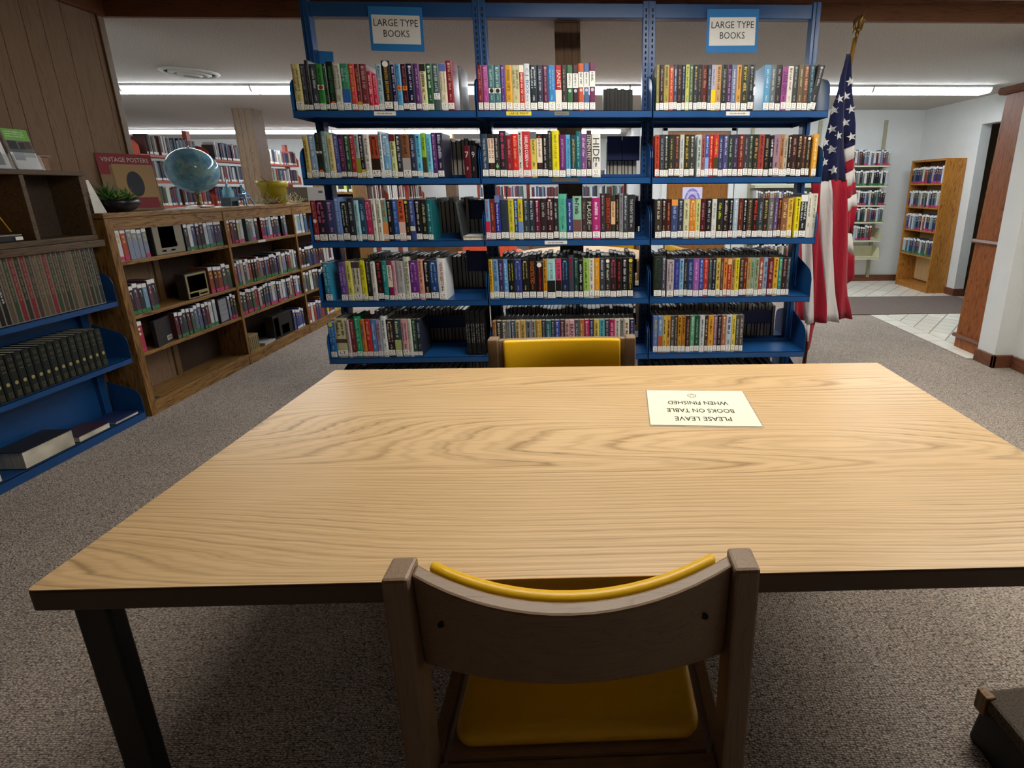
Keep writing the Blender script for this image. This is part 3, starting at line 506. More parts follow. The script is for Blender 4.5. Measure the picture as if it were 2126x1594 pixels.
def make_book(name, x, y, z, wd_, ht, dp, col, tcol, opts, rng, bay=0, face=1, lab=True):
    b = .0022; hw = wd_/2-.0004
    out = [(-hw, dp), (-hw, .003), (-hw*.55, 0), (hw*.55, 0), (hw, .003), (hw, dp), (hw-b, dp), (hw-b, .007), (-hw+b, .007), (-hw+b, dp)]
    m = MB().prism(out, 'Z', 0, ht)
    o = m.build(name, MT['jacket'], None, (x+wd_/2, y, z)); o.color = lin4(col)
    MB().box(-hw+b, hw-b, .007, dp-.005, .003, ht-.004).build('pages', MT['pages'], o)
    pm = MB(); sm = MB(); E = -.0005; e2 = -.0009; e3 = -.0013; pw = hw*.95
    def band(z0, z1, c): MB().add([(-pw, E, z0*ht), (pw, E, z0*ht), (pw, E, z1*ht), (-pw, E, z1*ht)], [(0, 1, 2, 3)], 0, c).build('spine_band', MT['print'], o)
    def patch(z0, z1, c, e=E, w_=pw): (sm if e != E else pm).add([(-w_, e, z0*ht), (w_, e, z0*ht), (w_, e, z1*ht), (-w_, e, z1*ht)], [(0, 1, 2, 3)], 0, c)
    def disc(zc, c, rad, e=e2):
        n = 14; sm.add([(math.cos(2*PI*k/n)*rad, e, zc*ht+math.sin(2*PI*k/n)*rad) for k in range(n)], [tuple(range(n))], 0, c)
    title = None; hi = .93; lo = .22; lz = .012; nolab = False; tz0, tz1 = .36, .9
    for q in opts:
        k = q[0]
        if k == 'T': title = q[1:].replace('_', ' ')
        elif k == 'B': band(.0, .46, q[1:]); tz0 = .5
        elif k == 'b': band(.0, .2, q[1:])
        elif k == 'u': band(.84, .995, q[1:]); hi = .82; tz1 = .82
        elif k == 'M': band(.38, .48, q[1:]); tz0 = .52
        elif k == 'W': band(.34, .9, 'ddd2c0'); tz0, tz1 = .36, .88
        elif k == 'X': band(.34, .86, 'd4b088'); tz0, tz1 = .36, .84
        elif k == 'S': band(.5, .82, 'd8dcd8'); disc(.44, 'b4bcc8', pw*.6); tz0, tz1 = .52, .8
        elif k == 'w': band(.55, .6, 'e6e6e0')
        elif k == 'o': patch(.1, .19, 'e0702c', e2, pw*.6); disc(.145, 'a03010', pw*.3, e3)
        elif k == 'O': patch(.44, .54, 'e88a2c', e2, pw*.75); disc(.49, 'b83010', pw*.4, e3)
        elif k in 'cyrRkg':
            if len(q) > 1: continue
            zc = {'c': .93, 'y': .94, 'r': .5, 'R': .5, 'k': .44, 'g': .26}[k]
            if k in 'rk': patch(zc-.055, zc+.055, 'e4e4dc', e2)
            disc(zc, {'c': 'e8e8e4', 'y': 'd8c838', 'r': '8a3428', 'R': 'e8e0d4', 'k': '222628', 'g': '68b868'}[k], pw*.72, e3)
            if k in 'cy': tz1 = .86
        elif q == 'n': nolab = True
        elif q == 'L': lz = .24
    # emblem block at the head of the spine
    if rng.random() < .55 and not any(q[0] in 'cyuTS' for q in opts): patch(.915, .955, tcol, E, pw*.42)
    if title:
        if title in ('7', '9'): put_text(pm, title, (0, e2, .72*ht), (1, 0, 0), (0, 0, 1), pw*1.1, .03, tcol)
        else:
            L_ = (tz1-tz0)*ht; hh = min(pw*1.5, L_/max(3, len(title))*1.7)
            put_text(pm, title, (0, e2, (tz0+tz1)/2*ht), (0, 0, -1), (1, 0, 0), L_, hh, tcol)
    else:
        two = wd_ > .034 and rng.random() < .5; L_ = (tz1-tz0)*ht*rng.uniform(.75, 1); hh = pw*rng.uniform(.55, 1.0)*(.62 if two else 1)
        for sx_ in ((-.45, .45) if two else (0,)):
            scribble(pm, (sx_*pw, e2, tz1*ht-L_/2), (0, 0, -1), (1, 0, 0), L_, hh, tcol, rng)
    if tz0 < .4: scribble(pm, (0, e2, .27*ht), (0, 0, -1), (1, 0, 0), .13*ht, pw*.5, tcol, rng)
    po = pm.build('spine_print', MT['print'], o); po['kind'] = 'stuff'
    if sm.v: sm.build('sticker', MT['print'], o)
    if not nolab and lab:
        lw = pw*2*.94; lh = min(.034, max(.022, lw*1.0)) if bay == 0 else .034
        l_ = place('call_label', LT_BIG if bay == 0 else LT_SM, o, (0, -.0017, lz*ht/.22*.22 if lz > .1 else lz*ht/.24)); l_.scale = (lw, 1, lh)
        if lz > .1: l_.location.z = lz*ht
        else: l_.location.z = rng.uniform(.002, .009)
    return o
ROWN = ['top', 'second', 'third', 'fourth', 'fifth', 'lowest']; BAYN = ['globe-side bay', 'middle bay', 'flag-side bay']
GRP = 'large type books on the blue shelf unit'
for (row, bay, s) in BOOKS:
    rng = random.Random(row*10+bay)
    for k, it in enumerate(s.split(';')):
        p = it.split(); x, wd_, ht = (float(v)/1000 for v in p[:3]); opts = p[5:]
        lean = 'lean' in opts; opts = [q for q in opts if q != 'lean']
        if lean: x -= .02
        dy = rng.uniform(0, .006)
        lo_ = PX[bay]+(.009 if bay else -.012)
        if x < lo_ and k == 0: wd_ = max(.014, wd_-(lo_-x)); x = lo_
        o = make_book('large_type_book' if bay < 2 else 'slim_book', x, YSP+dy, ROWZ[row-1]+.0006, wd_, ht, rng.uniform(.145, .16), p[3], p[4], opts, rng, bay)
        if lean: o.rotation_euler = (0, .17, 0); o.location.z += .003
        tt = [q[1:].replace('_', ' ').title() for q in opts if q[0] == 'T' and len(q) > 2]
        c = cname(p[3])
        tag(o, '%s book%s, %s from globe end, %s row, %s' % (c, ' with %s title' % cname(p[4]) if cname(p[4]) != c else '', ORD[k], ROWN[row-1], BAYN[bay]), 'book', GRP)
# odd items on the front shelves
for k, (x, c) in enumerate(((-.700, '16161a'), (-.672, '1a1a1e'), (-.644, '141416'), (-.616, '18181c'))):
    b = empty('spiral_book', (x, YSP+.004, ROWZ[4]+.0006)); tag(b, 'black spiral-bound book, %s of four standing beside the yellow chair' % ORD[k], 'book', 'black spiral-bound books')
    MB().box(-.012, .012, .006, .18, 0, .262).build('cover', MT['black'], b, bevel=.001)
    MB().box(-.009, .009, .012, .178, .002, .2635).build('pages', MT['pages'], b)
    m = MB()
    for j in range(26):
        pts = [(.009*math.cos(a), .006-.006*math.sin(a), .008+j*.0098) for a in [PI*q/6 for q in range(7)]]
        m.tube(pts, .0012, 5)
    o = m.build('spiral_wire', plain('wire_black', '2c2c30', .35, .6), b)
    m = MB(); rng = random.Random(k)
    for j in range(2): scribble(m, ((-.5+j)*.012, -.0005, .13), (0, 0, -1), (1, 0, 0), .12, .006, 'c8c8c4', rng)
    m.v = [(v[0], .0054, v[2]) for v in m.v]; o = m.build('spine_print', MT['print'], b); o['kind'] = 'stuff'
def flat_book(name, x0, x1, y0, y1, z, th, cov, label, rot=0, kids=True):
    cx_, cy_ = (x0+x1)/2, (y0+y1)/2; b = empty(name, (cx_, cy_, z), rot); a, c = (x1-x0)/2, (y1-y0)/2
    tag(b, label, 'book')
    m = MB(); m.box(-a, a, -c, c, 0, .003); m.box(-a, a, -c, c, th-.003, th); m.box(-a, -a+.003, -c, c, .003, th-.003)
    o = m.build('cover', plain(name+'_cover', cov, .45), b, bevel=.0008)
    MB().box(-a+.003, a-.004, -c+.004, c-.004, .003, th-.003).build('pages', MT['pages'], b)
    return b
flat_book('flat_book', -.685, -.545, YSP+.0, YSP+.15, ROWZ[2]+.0006, .022, 'd4d4cc', 'pale grey book lying flat on the third shelf beside the globe bay gap')
# front covers seen where a row ends: leaning books
for (row, x, c, ang, lab) in ((1, -.655, '6a6a6c', .0, 'glossy dark book closing the top row, cover turned to the gap'), (3, -.70, '3a3e40', .10, 'grey book leaning at the end of the third row, globe bay')):
    rng = random.Random(row); o = make_book('large_type_book', x, YSP+.012, ROWZ[row-1]+.002, .014, .215, .15, c, '8a8a88', ['n'], rng, 0); o.rotation_euler = (0, -ang, 0)
    tag(o, lab, 'book', GRP)
# rear side of the unit: the far rows, seen as fore edges and heads only
m = MB(); rng = random.Random(5)
for (bay, r) in [(b_, r_) for b_ in range(3) for r_ in range(6)]:
    spans = {(0, 0): [], (0, 1): [(-1.3, -.62)], (0, 2): [(-1.1, -.56)], (0, 3): [(-1.35, -.58)], (0, 4): [(-1.35, -.72)], (1, 0): [(.10, .27)], (1, 1): [(.12, .31)], (1, 2): [(.2, .33)], (2, 0): [], (2, 1): [], (2, 2): []}.get((bay, r), [(PX[bay]+.04, PX[bay+1]-.04)])
    for (x0, x1) in spans:
        x = x0
        while x < x1-.02:
            w_ = rng.uniform(.016, .03); h_ = rng.uniform(.2, .23); z = ROWZ[r]+.001; y0, y1 = SD+.07+rng.uniform(0, .008), SD+.222
            c = rng.choice(['1a1a1e', '22242c', '2c2c30', '14203a', '3a3a3c', '101012'])
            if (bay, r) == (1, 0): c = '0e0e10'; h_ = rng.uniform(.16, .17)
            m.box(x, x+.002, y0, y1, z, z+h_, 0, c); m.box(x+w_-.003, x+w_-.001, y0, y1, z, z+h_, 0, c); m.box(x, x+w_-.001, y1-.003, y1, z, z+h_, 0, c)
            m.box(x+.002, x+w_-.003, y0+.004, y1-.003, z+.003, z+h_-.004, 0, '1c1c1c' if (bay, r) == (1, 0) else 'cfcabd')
            x += w_
for bay, x0, x1 in ((0, -1.43, -.78), (2, .40, 1.10)):      # lowest row: only the heads show above the table edge
    x = x0
    while x < x1:
        w_ = rng.uniform(.026, .036); h_ = rng.uniform(.2, .225); z = ROWZ[5]+.001; y0, y1 = YSP+rng.uniform(0, .008), YSP+.155; c = rng.choice(['26282a', '3a3c34', '8a8a70', '4a2a2c', '2c3a4a', '5a5a50', '1c1c20', '7a6a4a'])
        m.box(x, x+.002, y0, y1, z, z+h_, 0, c); m.box(x+w_-.003, x+w_-.001, y0, y1, z, z+h_, 0, c); m.box(x, x+w_-.001, y0, y0+.003, z, z+h_, 0, c); m.box(x+.002, x+w_-.003, y0+.003, y1-.004, z+.003, z+h_-.004, 0, 'cfcabd'); x += w_
o = m.build('hidden_row_books', MT['print']); tag(o, 'mostly hidden books on the far side and lowest row of the blue unit', 'books', None, 'stuff')

o = MB().box(0, .11, 0, .0012, 0, .1).build('blue_card', plain('blue_card_rear', '2a78bc', .6, 0, .03), None, (-1.50, SD+.032, 1.955), (0, .06, 0)); tag(o, 'plain blue card fixed behind the end post by the globe', 'card')
# signs and shelf labels
def sign(xc, label):
    b = empty('large_type_sign', (xc, SD-.036, 2.142)); tag(b, label, 'sign', 'large type signs on the top beam')
    MB().box(-.141, .141, -.001, .001, -.107, .107).build('card', plain('blue_card', '1f74b8', .6, 0, .03), b)
    m = MB(); m.box(-.126, .126, -.0022, -.0012, -.072, .067, 0, 'dcdcda')
    p = m.build('paper', MT['print'], b)
    m = MB(); put_text(m, 'LARGE TYPE', (0, -.0028, .030), (1, 0, 0), (0, 0, 1), .232, .034, '202022'); put_text(m, 'BOOKS', (0, -.0028, -.022), (1, 0, 0), (0, 0, 1), .136, .034, '202022')
    m.build('lettering', MT['print'], p)
    b.rotation_euler = (0, .02 if xc < 0 else -.01, 0)
sign(-1.005, 'blue and white LARGE TYPE BOOKS sign above the bay beside the globe')
sign(.80, 'blue and white LARGE TYPE BOOKS sign above the bay beside the flag')
def lip_label(x0, x1, z, col, text, label, tc='2a2a2a'):
    m = MB(); m.box(x0, x1, SFRONT-.002, SFRONT-.0008, z-.024, z-.004, 0, col); y = SFRONT-.0025; w_ = x1-x0
    if text: put_text(m, text, ((x0+x1)/2, y, z-.014), (1, 0, 0), (0, 0, 1), w_*.78, .011, tc)
    else: scribble(m, ((x0+x1)/2, y, z-.014), (1, 0, 0), (0, 0, 1), w_*.7, .006, tc, random.Random(4))
    c = Vector(((x0+x1)/2, SFRONT-.001, z-.014)); m.v = [tuple(Vector(v)-c) for v in m.v]
    o = m.build('shelf_label', MT['print'], None, c); tag(o, label, 'label')
lip_label(-.414, -.285, ROWZ[0]-.001, 'e0cc50', 'LARGE PRINT', 'yellow LARGE PRINT label on the top shelf edge')
lip_label(-1.09, -.98, ROWZ[0]-.001, 'd8d8d4', None, 'small white label on the top shelf edge below the globe-side sign')
lip_label(.735, .86, ROWZ[0]-.001, 'd8d8d4', None, 'small white label on the top shelf edge below the flag-side sign')
lip_label(-.238, -.115, ROWZ[2]-.001, 'd8d8d4', None, 'small white label on the third shelf edge of the middle bay')
lip_label(-.165, -.09, ROWZ[0]-.001, '70706c', None, 'small grey label on the top shelf edge of the middle bay', '50504e')
lip_label(-.19, -.045, ROWZ[1]-.001, '4c4a46', None, 'worn dark label on the second shelf edge of the middle bay', '6a6864')

# ================================================================== TABLE AND CHAIRS
tb = empty('reading_table', (.0625, .629, 0), -.0073); tag(tb, 'large rectangular reading table with oak laminate top and black legs', 'table')
def rrect(x0, x1, y0, y1, r, n=5):
    pts = []
    for cx_, cy_, a0 in ((x1-r, y1-r, 0), (x0+r, y1-r, 90), (x0+r, y0+r, 180), (x1-r, y0+r, 270)):
        for k in range(n+1): a = math.radians(a0+90*k/n); pts.append((cx_+r*math.cos(a), cy_+r*math.sin(a)))
    return pts
MB().prism(rrect(-.9145, .9145, 0, .9134, .009), 'Z', .697, .7335).build('edge_band', MT['edge'], tb, bevel=.003)
MB().prism(rrect(-.9135, .9135, .001, .9124, .008), 'Z', .7335, .735).build('table_top', MT['laminate'], tb)
for sx_ in (-1, 1):
    for yy, sg in ((.055, 1), (.858, -1)):
        m = MB(); m.box(sx_*.878-.027, sx_*.878+.027, yy-.014, yy+.014, 0, .697)
        l_ = m.build('leg', MT['black'], tb, bevel=.004)
        MB().prism([(sx_*.852, .697), (sx_*.852, .645), (sx_*.802, .697)], 'Y', yy-.010, yy+.010).build('gusset', MT['black'], l_)
    MB().box(sx_*.878-.015, sx_*.878+.015, .07, .84, .63, .69).build('end_rail', MT['black'], tb)
MB().box(-.80, .80, .44, .47, .64, .69).build('stretcher', MT['black'], tb)
sg = empty('table_notice', (.3, 1.216, .7355), -.072); tag(sg, 'laminated cream notice asking to leave books on the table', 'notice')
MB().prism(rrect(-.143, .143, -.116, .112, .006), 'Z', 0, .0006).build('laminate_pouch', MT['clear'], sg)
MB().box(-.1397, .1397, -.108, .108, .0006, .0011, 0, 'ece9cf').build('paper', MT['print'], sg)
m = MB()
for s_, yy, w_ in (('PLEASE LEAVE', -.072, .146), ('BOOKS ON TABLE', -.024, .178), ('WHEN FINISHED', .024, .166)):
    put_text(m, s_, (-.002, yy, .0016), (-1, 0, 0), (0, -1, 0), w_, .023, '2a2a28', 0, .008)
def ring(mb, c, r_, t_, col, a0=0, a1=2*PI, n=20, fl_=1):
    for k in range(n):
        a, b = a0+(a1-a0)*k/n, a0+(a1-a0)*(k+1)/n
        mb.add([(c[0]+math.cos(q)*rad, c[1]+math.sin(q)*rad, c[2]) for q, rad in ((a, r_), (b, r_), (b, r_-t_), (a, r_-t_))], [(0, 1, 2, 3)], 0, col)
ring(m, (-.012, .072, .0016), .0125, .0016, '3a3a38'); ring(m, (-.012, .071, .0016), .0075, .0014, '3a3a38', 1.15*PI-PI, 1.85*PI-PI, 10)
for sx_ in (-1, 1): m.box(-.012+sx_*.004-.001, -.012+sx_*.004+.001, .0665, .069, .0014, .0017, 0, '3a3a38')
m.build('lettering', MT['print'], sg)

def make_chair(label):
    r = empty('library_chair'); tag(r, label, 'chair', 'yellow vinyl chairs at the reading table')
    for s in (-1, 1):
        m = MB().prism([(-.024, .80), (.022, .80), (.026, .5), (.024, .38), (-.03, 0), (-.066, 0), (-.026, .38), (-.024, .5)], 'X', s*.2445-.0185, s*.2445+.0185)
        m.build('rear_leg', MT['chairwood'], r, bevel=.005)
        m = MB().prism([(.40, .415), (.44, .415), (.445, 0), (.415, 0)], 'X', s*.2345-.017, s*.2345+.017); m.build('front_leg', MT['chairwood'], r, bevel=.004)
        MB().box(s*.2345-.012, s*.2345+.012, .02, .405, .352, .418).build('side_rail', MT['chairwood'], r, bevel=.003)
        MB().box(s*.2345-.01, s*.2345+.01, -.01, .41, .17, .195).build('side_stretcher', MT['chairwood'], r, bevel=.003)
    def curved(x1, z0, z1, ya, yb, n=16, rec=.06):
        m = MB(); vs_ = []; fs = []
        for k in range(n+1):
            x = -x1+2*x1*k/n; c_ = -.060*(1-(x/.226)**2); dip = .015*(1-(x/.226)**2)
            for (yy, zz) in ((c_+ya+rec*(z1-z0), z0+dip*1.7), (c_+yb+rec*(z1-z0), z0+dip*1.7), (c_+yb, z1-dip), (c_+ya, z1-dip)): vs_.append((x, yy, zz))
        for k in range(n):
            a = k*4; b = a+4
            for j in range(4): fs.append((a+j, a+(j+1) % 4, b+(j+1) % 4, b+j))
        fs += [(3, 2, 1, 0), (n*4, n*4+1, n*4+2, n*4+3)]
        return m.add(vs_, fs)
    bk = curved(.226, .628, .795, -.010, .013).build('back_panel', MT['chairwood_x'], r, bevel=.004)
    pd = curved(.208, .64, .797, .013, .034).build('back_pad', MT['yellow'], r, bevel=.008, smooth=True)
    for s in (-1, 1):
        m = MB().lathe([(.0055, 0), (.0055, .001)], (0, 0, 0), 12); m.build('screw_hole', MT['slot'], bk, (s*.185, -.0272, .728), (PI/2, 0, s*-.28))
    MB().prism(rrect(-.205, .205, .022, .43, .03), 'Z', .418, .455).build('seat_pad', MT['yellow'], r, bevel=.014, smooth=True)
    MB().box(-.212, .212, .0125, .404, .395, .4175).build('seat_board', MT['chairwood_x'], r)
    MB().box(-.225, .225, -.012, .012, .335, .412).build('rear_rail', MT['chairwood_x'], r, bevel=.003)
    MB().box(-.215, .215, .405, .43, .352, .415).build('front_rail', MT['chairwood_x'], r, bevel=.003)
    MB().box(-.022, .022, -.0135, -.0122, .372, .392).build('maker_plate', MT['steel'], r)
    return r
c1 = make_chair('yellow vinyl chair seen from behind, pushed in at the near table side'); c1.location = (-.026, .588, 0)
c2 = copy_tree(c1); c2.location = (-.096, 1.672, 0); c2.rotation_euler = (0, 0, PI+.01); c2['label'] = 'yellow vinyl chair on the far table side, its padded back facing us'
# low footstool under the table corner
fs = empty('footstool', (1.18, .70, 0), .06); tag(fs, 'low black footstool with dark tweed top under the table corner', 'stool')
MB().prism([(-.245, 0), (.245, 0), (.225, .105), (-.225, .105)], 'Y', -.21, .2).build('base', MT['black'], fs, bevel=.006)
MB().box(-.232, .232, -.215, .205, .1, .135).build('tweed_top', plain('tweed_brown', '5a5046', .95, 0, .5, 260, .8), fs, bevel=.008)
MB().box(-.24, -.214, .18, .208, .085, .14).build('corner_block', MT['oak'], fs, bevel=.003)

# ================================================================== FLAG
FLAG = {"strips":[["b",[[2.0825,1.5474,1.5721,2.0826],[1.9555,1.5265,1.5568,1.9555],[1.7694,1.4951,1.5737,1.7694],[1.5582,1.4641,1.5996,1.5579],[1.353,1.475,1.6248,1.3524]],-0.006],["b",[[2.0736,1.5565,1.5778,2.0736],[1.9555,1.5501,1.5986,1.9556],[1.7694,1.5716,1.6318,1.7694],[1.687,1.5812,1.6466,1.6869],[1.5774,1.5952,1.6633,1.5773]],0],["b",[[1.5887,1.5929,1.6638,1.5841],[1.5441,1.598,1.6672,1.5726]],0],["r",[[1.3541,1.4093,1.4653,1.3539],[0.9649,1.4478,1.5135,0.9644],[0.613,1.4979,1.5747,0.6121],[0.4266,1.5269,1.6027,0.4255]],-0.006],["w",[[1.3575,1.4649,1.5306,1.3573],[0.9644,1.5135,1.5903,0.9638],[0.6121,1.5747,1.6485,0.6113],[0.4319,1.6041,1.68,0.4309]],-0.006],["r",[[1.361,1.5302,1.6289,1.3606],[1.1569,1.5583,1.6586,1.1563],[0.9638,1.5903,1.6832,0.963],[0.6113,1.6485,1.7368,0.6102],[0.4521,1.6776,1.7712,0.4508]],-0.006],["w",[[1.0529,1.37,1.4391,1.0524],[0.9654,1.3841,1.4478,0.9649],[0.6138,1.4294,1.4979,0.613],[0.4233,1.4579,1.5284,0.4223]],-0.004],["r",[[1.0532,1.3305,1.37,1.0529],[0.9658,1.3444,1.3841,0.9654],[0.6145,1.3702,1.4294,0.6138],[0.4423,1.3807,1.4562,0.4413]],-0.002],["w",[[1.0148,1.2945,1.336,1.0145],[0.615,1.3345,1.3702,0.6145],[0.49,1.3558,1.3795,0.4897]],0],["w",[[1.5441,1.598,1.6672,1.5726],[1.4648,1.611,1.6782,1.4972]],0.004],["r",[[1.4648,1.611,1.6782,1.4972],[1.3964,1.6228,1.6901,1.4309]],0.004],["w",[[1.3964,1.6228,1.6901,1.4309],[1.3134,1.6364,1.7024,1.3464]],0.004],["r",[[1.3134,1.6364,1.7024,1.3464],[1.2386,1.6471,1.7152,1.2739]],0.004],["w",[[1.2386,1.6471,1.7152,1.2739],[1.1592,1.6593,1.7273,1.1986]],0.004],["r",[[1.1592,1.6593,1.7273,1.1986],[1.0264,1.6778,1.7204,1.0193]],0.004],["w",[[1.0265,1.6718,1.7204,1.0193],[0.9217,1.6861,1.745,0.8737]],0.004],["r",[[0.9217,1.6861,1.745,0.8737],[0.6823,1.7283,1.7587,0.7349]],0.004],["w",[[0.4359,1.4639,1.5002,0.4354],[0.2968,1.4804,1.4982,0.2965]],0.006],["r",[[0.4333,1.5004,1.5419,0.4327],[0.3609,1.5023,1.5336,0.3605],[0.2315,1.4909,1.5099,0.2312]],0.006]],"stars":[[1.5901,1.9311,0.028],[1.5758,1.8508,0.028],[1.6119,1.7757,0.028],[1.59,1.6997,0.028],[1.6309,1.6163,0.028],[1.5047,1.7694,0.028],[1.5048,1.6614,0.028],[1.5179,1.5417,0.028],[1.5383,1.4197,0.028],[1.4766,1.5841,0.028],[1.4842,1.4663,0.028],[1.5304,1.8321,0.028],[1.5471,1.6228,0.028],[1.5146,1.5398,0.028],[1.4841,1.4679,0.028],[1.5358,1.4159,0.028]],"foldx":1.5737}
fg = empty('flag_on_pole', (1.50, 3.12, 0)); tag(fg, 'American flag hanging in folds from a wooden pole with an eagle', 'flag')
FO = Vector((1.50, 3.12, 0))
def fold(x, z): return .016*math.sin(x*62+z*2.2)*min(1, (2.15-z)*1.4)+.006*math.sin(x*150+z*9)
def cloth(rows, col, off=0.0, n=6):
    m = MB(); vs_ = []; fs = []; rr_ = []
    for (a, b) in zip(rows, rows[1:]):
        k = max(1, int(abs(a[0]-b[0])/.06))
        for q in range(k): t_ = q/k; rr_.append([a[i]+(b[i]-a[i])*t_ for i in range(3)] + ([a[3]+(b[3]-a[3])*t_] if len(a) > 3 else [a[0]+(b[0]-a[0])*t_]))
    l_ = rows[-1]; rr_.append(list(l_[:3])+[l_[3] if len(l_) > 3 else l_[0]])
    for (zl, xl, xr, zr) in rr_:
        for k in range(n+1):
            t_ = k/n; x = xl+(xr-xl)*t_; z = zl+(zr-zl)*t_; vs_.append((x-FO.x, fold(x, z)+off, z))
    for i in range(len(rr_)-1):
        for k in range(n): a = i*(n+1)+k; fs.append((a, a+n+1, a+n+2, a+1))
    return m.add(vs_, fs, 0, col)
FC = {'r': '9c1a2e', 'w': 'd8d4d2', 'b': '1c2148'}
def fpart(name, mb, off=True):
    o = mb.build(name, MT['cloth'], fg, smooth=True); s = o.modifiers.new('thick', 'SOLIDIFY'); s.thickness = .0016; return o
ct = None
for (kind, rows, off) in FLAG['strips']:
    o = fpart('canton' if kind == 'b' else 'stripe', cloth(rows, FC[kind], off))
    if kind == 'b' and ct is None: ct = o
for (x, z, R_) in FLAG['stars']:
    m = MB(); pts = []
    for k in range(10):
        a = PI/2+.25+k*PI/5; rad = R_ if k % 2 == 0 else R_*.4; xx, zz = x+rad*math.cos(a), z+rad*math.sin(a); pts.append((xx-FO.x, fold(xx, zz)-.0042+(0 if x > FLAG['foldx'] else -.006), zz))
    c_ = (x-FO.x, fold(x, z)-.0042+(0 if x > FLAG['foldx'] else -.006), z)
    m.add([c_]+pts, [(0, 1+k, 1+(k+1) % 10) for k in range(10)], 0, 'dcdcdc'); m.build('star', MT['cloth'], ct)
MB().tube([(.075, .04, 1.8), (.098, .01, 2.17)], .0125, 10).build('upper_pole', wood('pole_top_wood', '6a4a1c', '9a7434', 'a8823c', 'Z', .3), fg, smooth=True)
MB().tube([(.0, .045, .05), (.035, .045, 1.1), (.075, .04, 1.8)], .0135, 10).build('pole', wood('pole_wood', '3a1c0c', '6a3a18', '7a4820', 'Z', .3), fg, smooth=True)
MB().lathe([(.15, 0), (.15, .02), (.05, .05), (.03, .1)], (0, .045, 0), 24).build('base', MT['gold'], fg, smooth=True)
fin = MB(); fin.tube([(.098, 0, 2.165), (.102, 0, 2.205)], .011, 10).lathe([(.004, -.016), (.013, -.01), (.016, 0), (.013, .01), (.004, .016)], (.104, 0, 2.212), 12)
fn = fin.build('finial', MT['gold'], fg, smooth=True)
m = MB(); m.tube([(.104, 0, 2.222), (.108, -.006, 2.245), (.113, -.012, 2.268), (.116, -.018, 2.285), (.112, -.03, 2.288)], [.007, .014, .012, .009, .003], 8)
m.build('eagle_body', MT['gold'], fn, smooth=True)
for s, tip in ((-1, (.068, -.01, 2.19)), (1, (.135, .02, 2.215))):
    m = MB()
    for k in range(5):
        t_ = k/4; top = Vector((.112+s*(.012+.006*k), .002, 2.262+.006*(4-k))); tp = Vector(tip)+Vector((s*-.006*k, .003*k, .008*k))
        m.tube([tuple(top), tuple((top+tp)/2+Vector((s*.006, 0, .01))), tuple(tp)], [.006, .008, .002], 6)
    m.build('eagle_wing', MT['gold'], fn, smooth=True)

# ================================================================== VIDEO AND AUDIO CASES
CASE = []
for v_ in range(8):
    rng = random.Random(100+v_); m = MB(); D = .128
    m.box(-D, 0, -.5, .5, 0, 1)
    st = [None, '3c7a48', 'c03a68', '3c7a48', 'c03a68', None, '3a4a9a', 'd8d8d8'][v_]
    if v_ != 5: m.add([(.0006, -.5, .87), (.0006, .5, .87), (.0006, .5, 1), (.0006, -.5, 1)], [(0, 1, 2, 3)], 1, 'e4e4e2')
    if v_ != 5: m.add([(.0006, -.5, 1.0005), (.0006, .5, 1.0005), (-.012, .5, 1.0005), (-.012, -.5, 1.0005)], [(0, 1, 2, 3)], 1, 'e4e4e2')
    if st: m.add([(.0006, -.48, .015), (.0006, .48, .015), (.0006, .48, .14), (.0006, -.48, .14)], [(0, 1, 2, 3)], 1, st)
    scribble(m, (.0009, 0, .55), (0, 0, -1), (0, 1, 0), .5, .42, rng.choice(['d8d8d0', 'c8b060', '2a2a2c', 'b0b8c0', 'd0a0a0']), rng, 1)
    CASE.append(m.mesh('case', [MT['jacket'], MT['print']]))
def case(name, x, y, z, w_, h_, col, var, rz, label, grp, tilt=0):
    o = place(name, CASE[var], None, (x, y, z), (tilt, 0, rz)); o.scale = (1, w_, h_); o.color = lin4(col)
    tag(o, label, 'disc case' if name == 'audiobook_case' else 'video case', grp); return o
CPAL = ['24262a', '30343a', '5a2a30', '6a7480', 'c8ccd0', '3a4a6a', '1c1e22', '8a4a34', '4a5a52', 'dcdcd6', '7a8ca0', '3c2c40', 'a8a090', '2c4a3c', '8c2c3c', '5c6a8c', 'b8c4cc']
def case_row(name, ax, fixed, a0, a1, z, n, hmin, hmax, where, grp, seed, vars_, rz, pal=CPAL, sign_=1, gaps=()):
    rng = random.Random(seed); w_ = (a1-a0)/n
    for k in range(n):
        if k in gaps: continue
        c = rng.choice(pal); a = a0+w_*(k+.5); dx = rng.uniform(0, .006); h_ = rng.uniform(hmin, hmax)
        x, y = (fixed-dx, a) if ax == 'Y' else (a, fixed+dx)
        case(name, x, y, z+.0006, w_*rng.uniform(.78, .97), h_, c, rng.choice(vars_), rz, '%s %s, %s along %s' % (cname(c), name.replace('_', ' '), ORD[k], where.replace('on the', 'the', 1)), grp)

# ================================================================== LOW OAK BOOKCASE
BX0, BX1 = -2.835, -2.62
UY = [2.785, 3.655, 4.495, 5.335]; OZ = [.085, .385, .61, .925]
bc = empty('oak_bookcase', (BX1, UY[0], 0)); tag(bc, 'long low oak bookcase holding audiobooks, globe and plants on top', 'bookcase')
BO = Vector((BX1, UY[0], 0))
def K(mb, name, mat, parent=None, **k): mb.v = [tuple(Vector(v)-BO) for v in mb.v]; return mb.build(name, mat, parent or bc, **k)
K(MB().box(BX0, BX1+.006, UY[0]-.03, UY[3]+.02, 1.168, 1.195), 'top_board', MT['oak_y'], bevel=.003)
K(MB().box(BX0, BX1, UY[0]-.022, UY[0]+.022, 0, 1.168), 'end_panel', MT['oak'], bevel=.002)
for y in UY[1:]: K(MB().box(BX0+.01, BX1, y-.012, y+.012, 0, 1.168), 'upright', MT['oak'], bevel=.002)
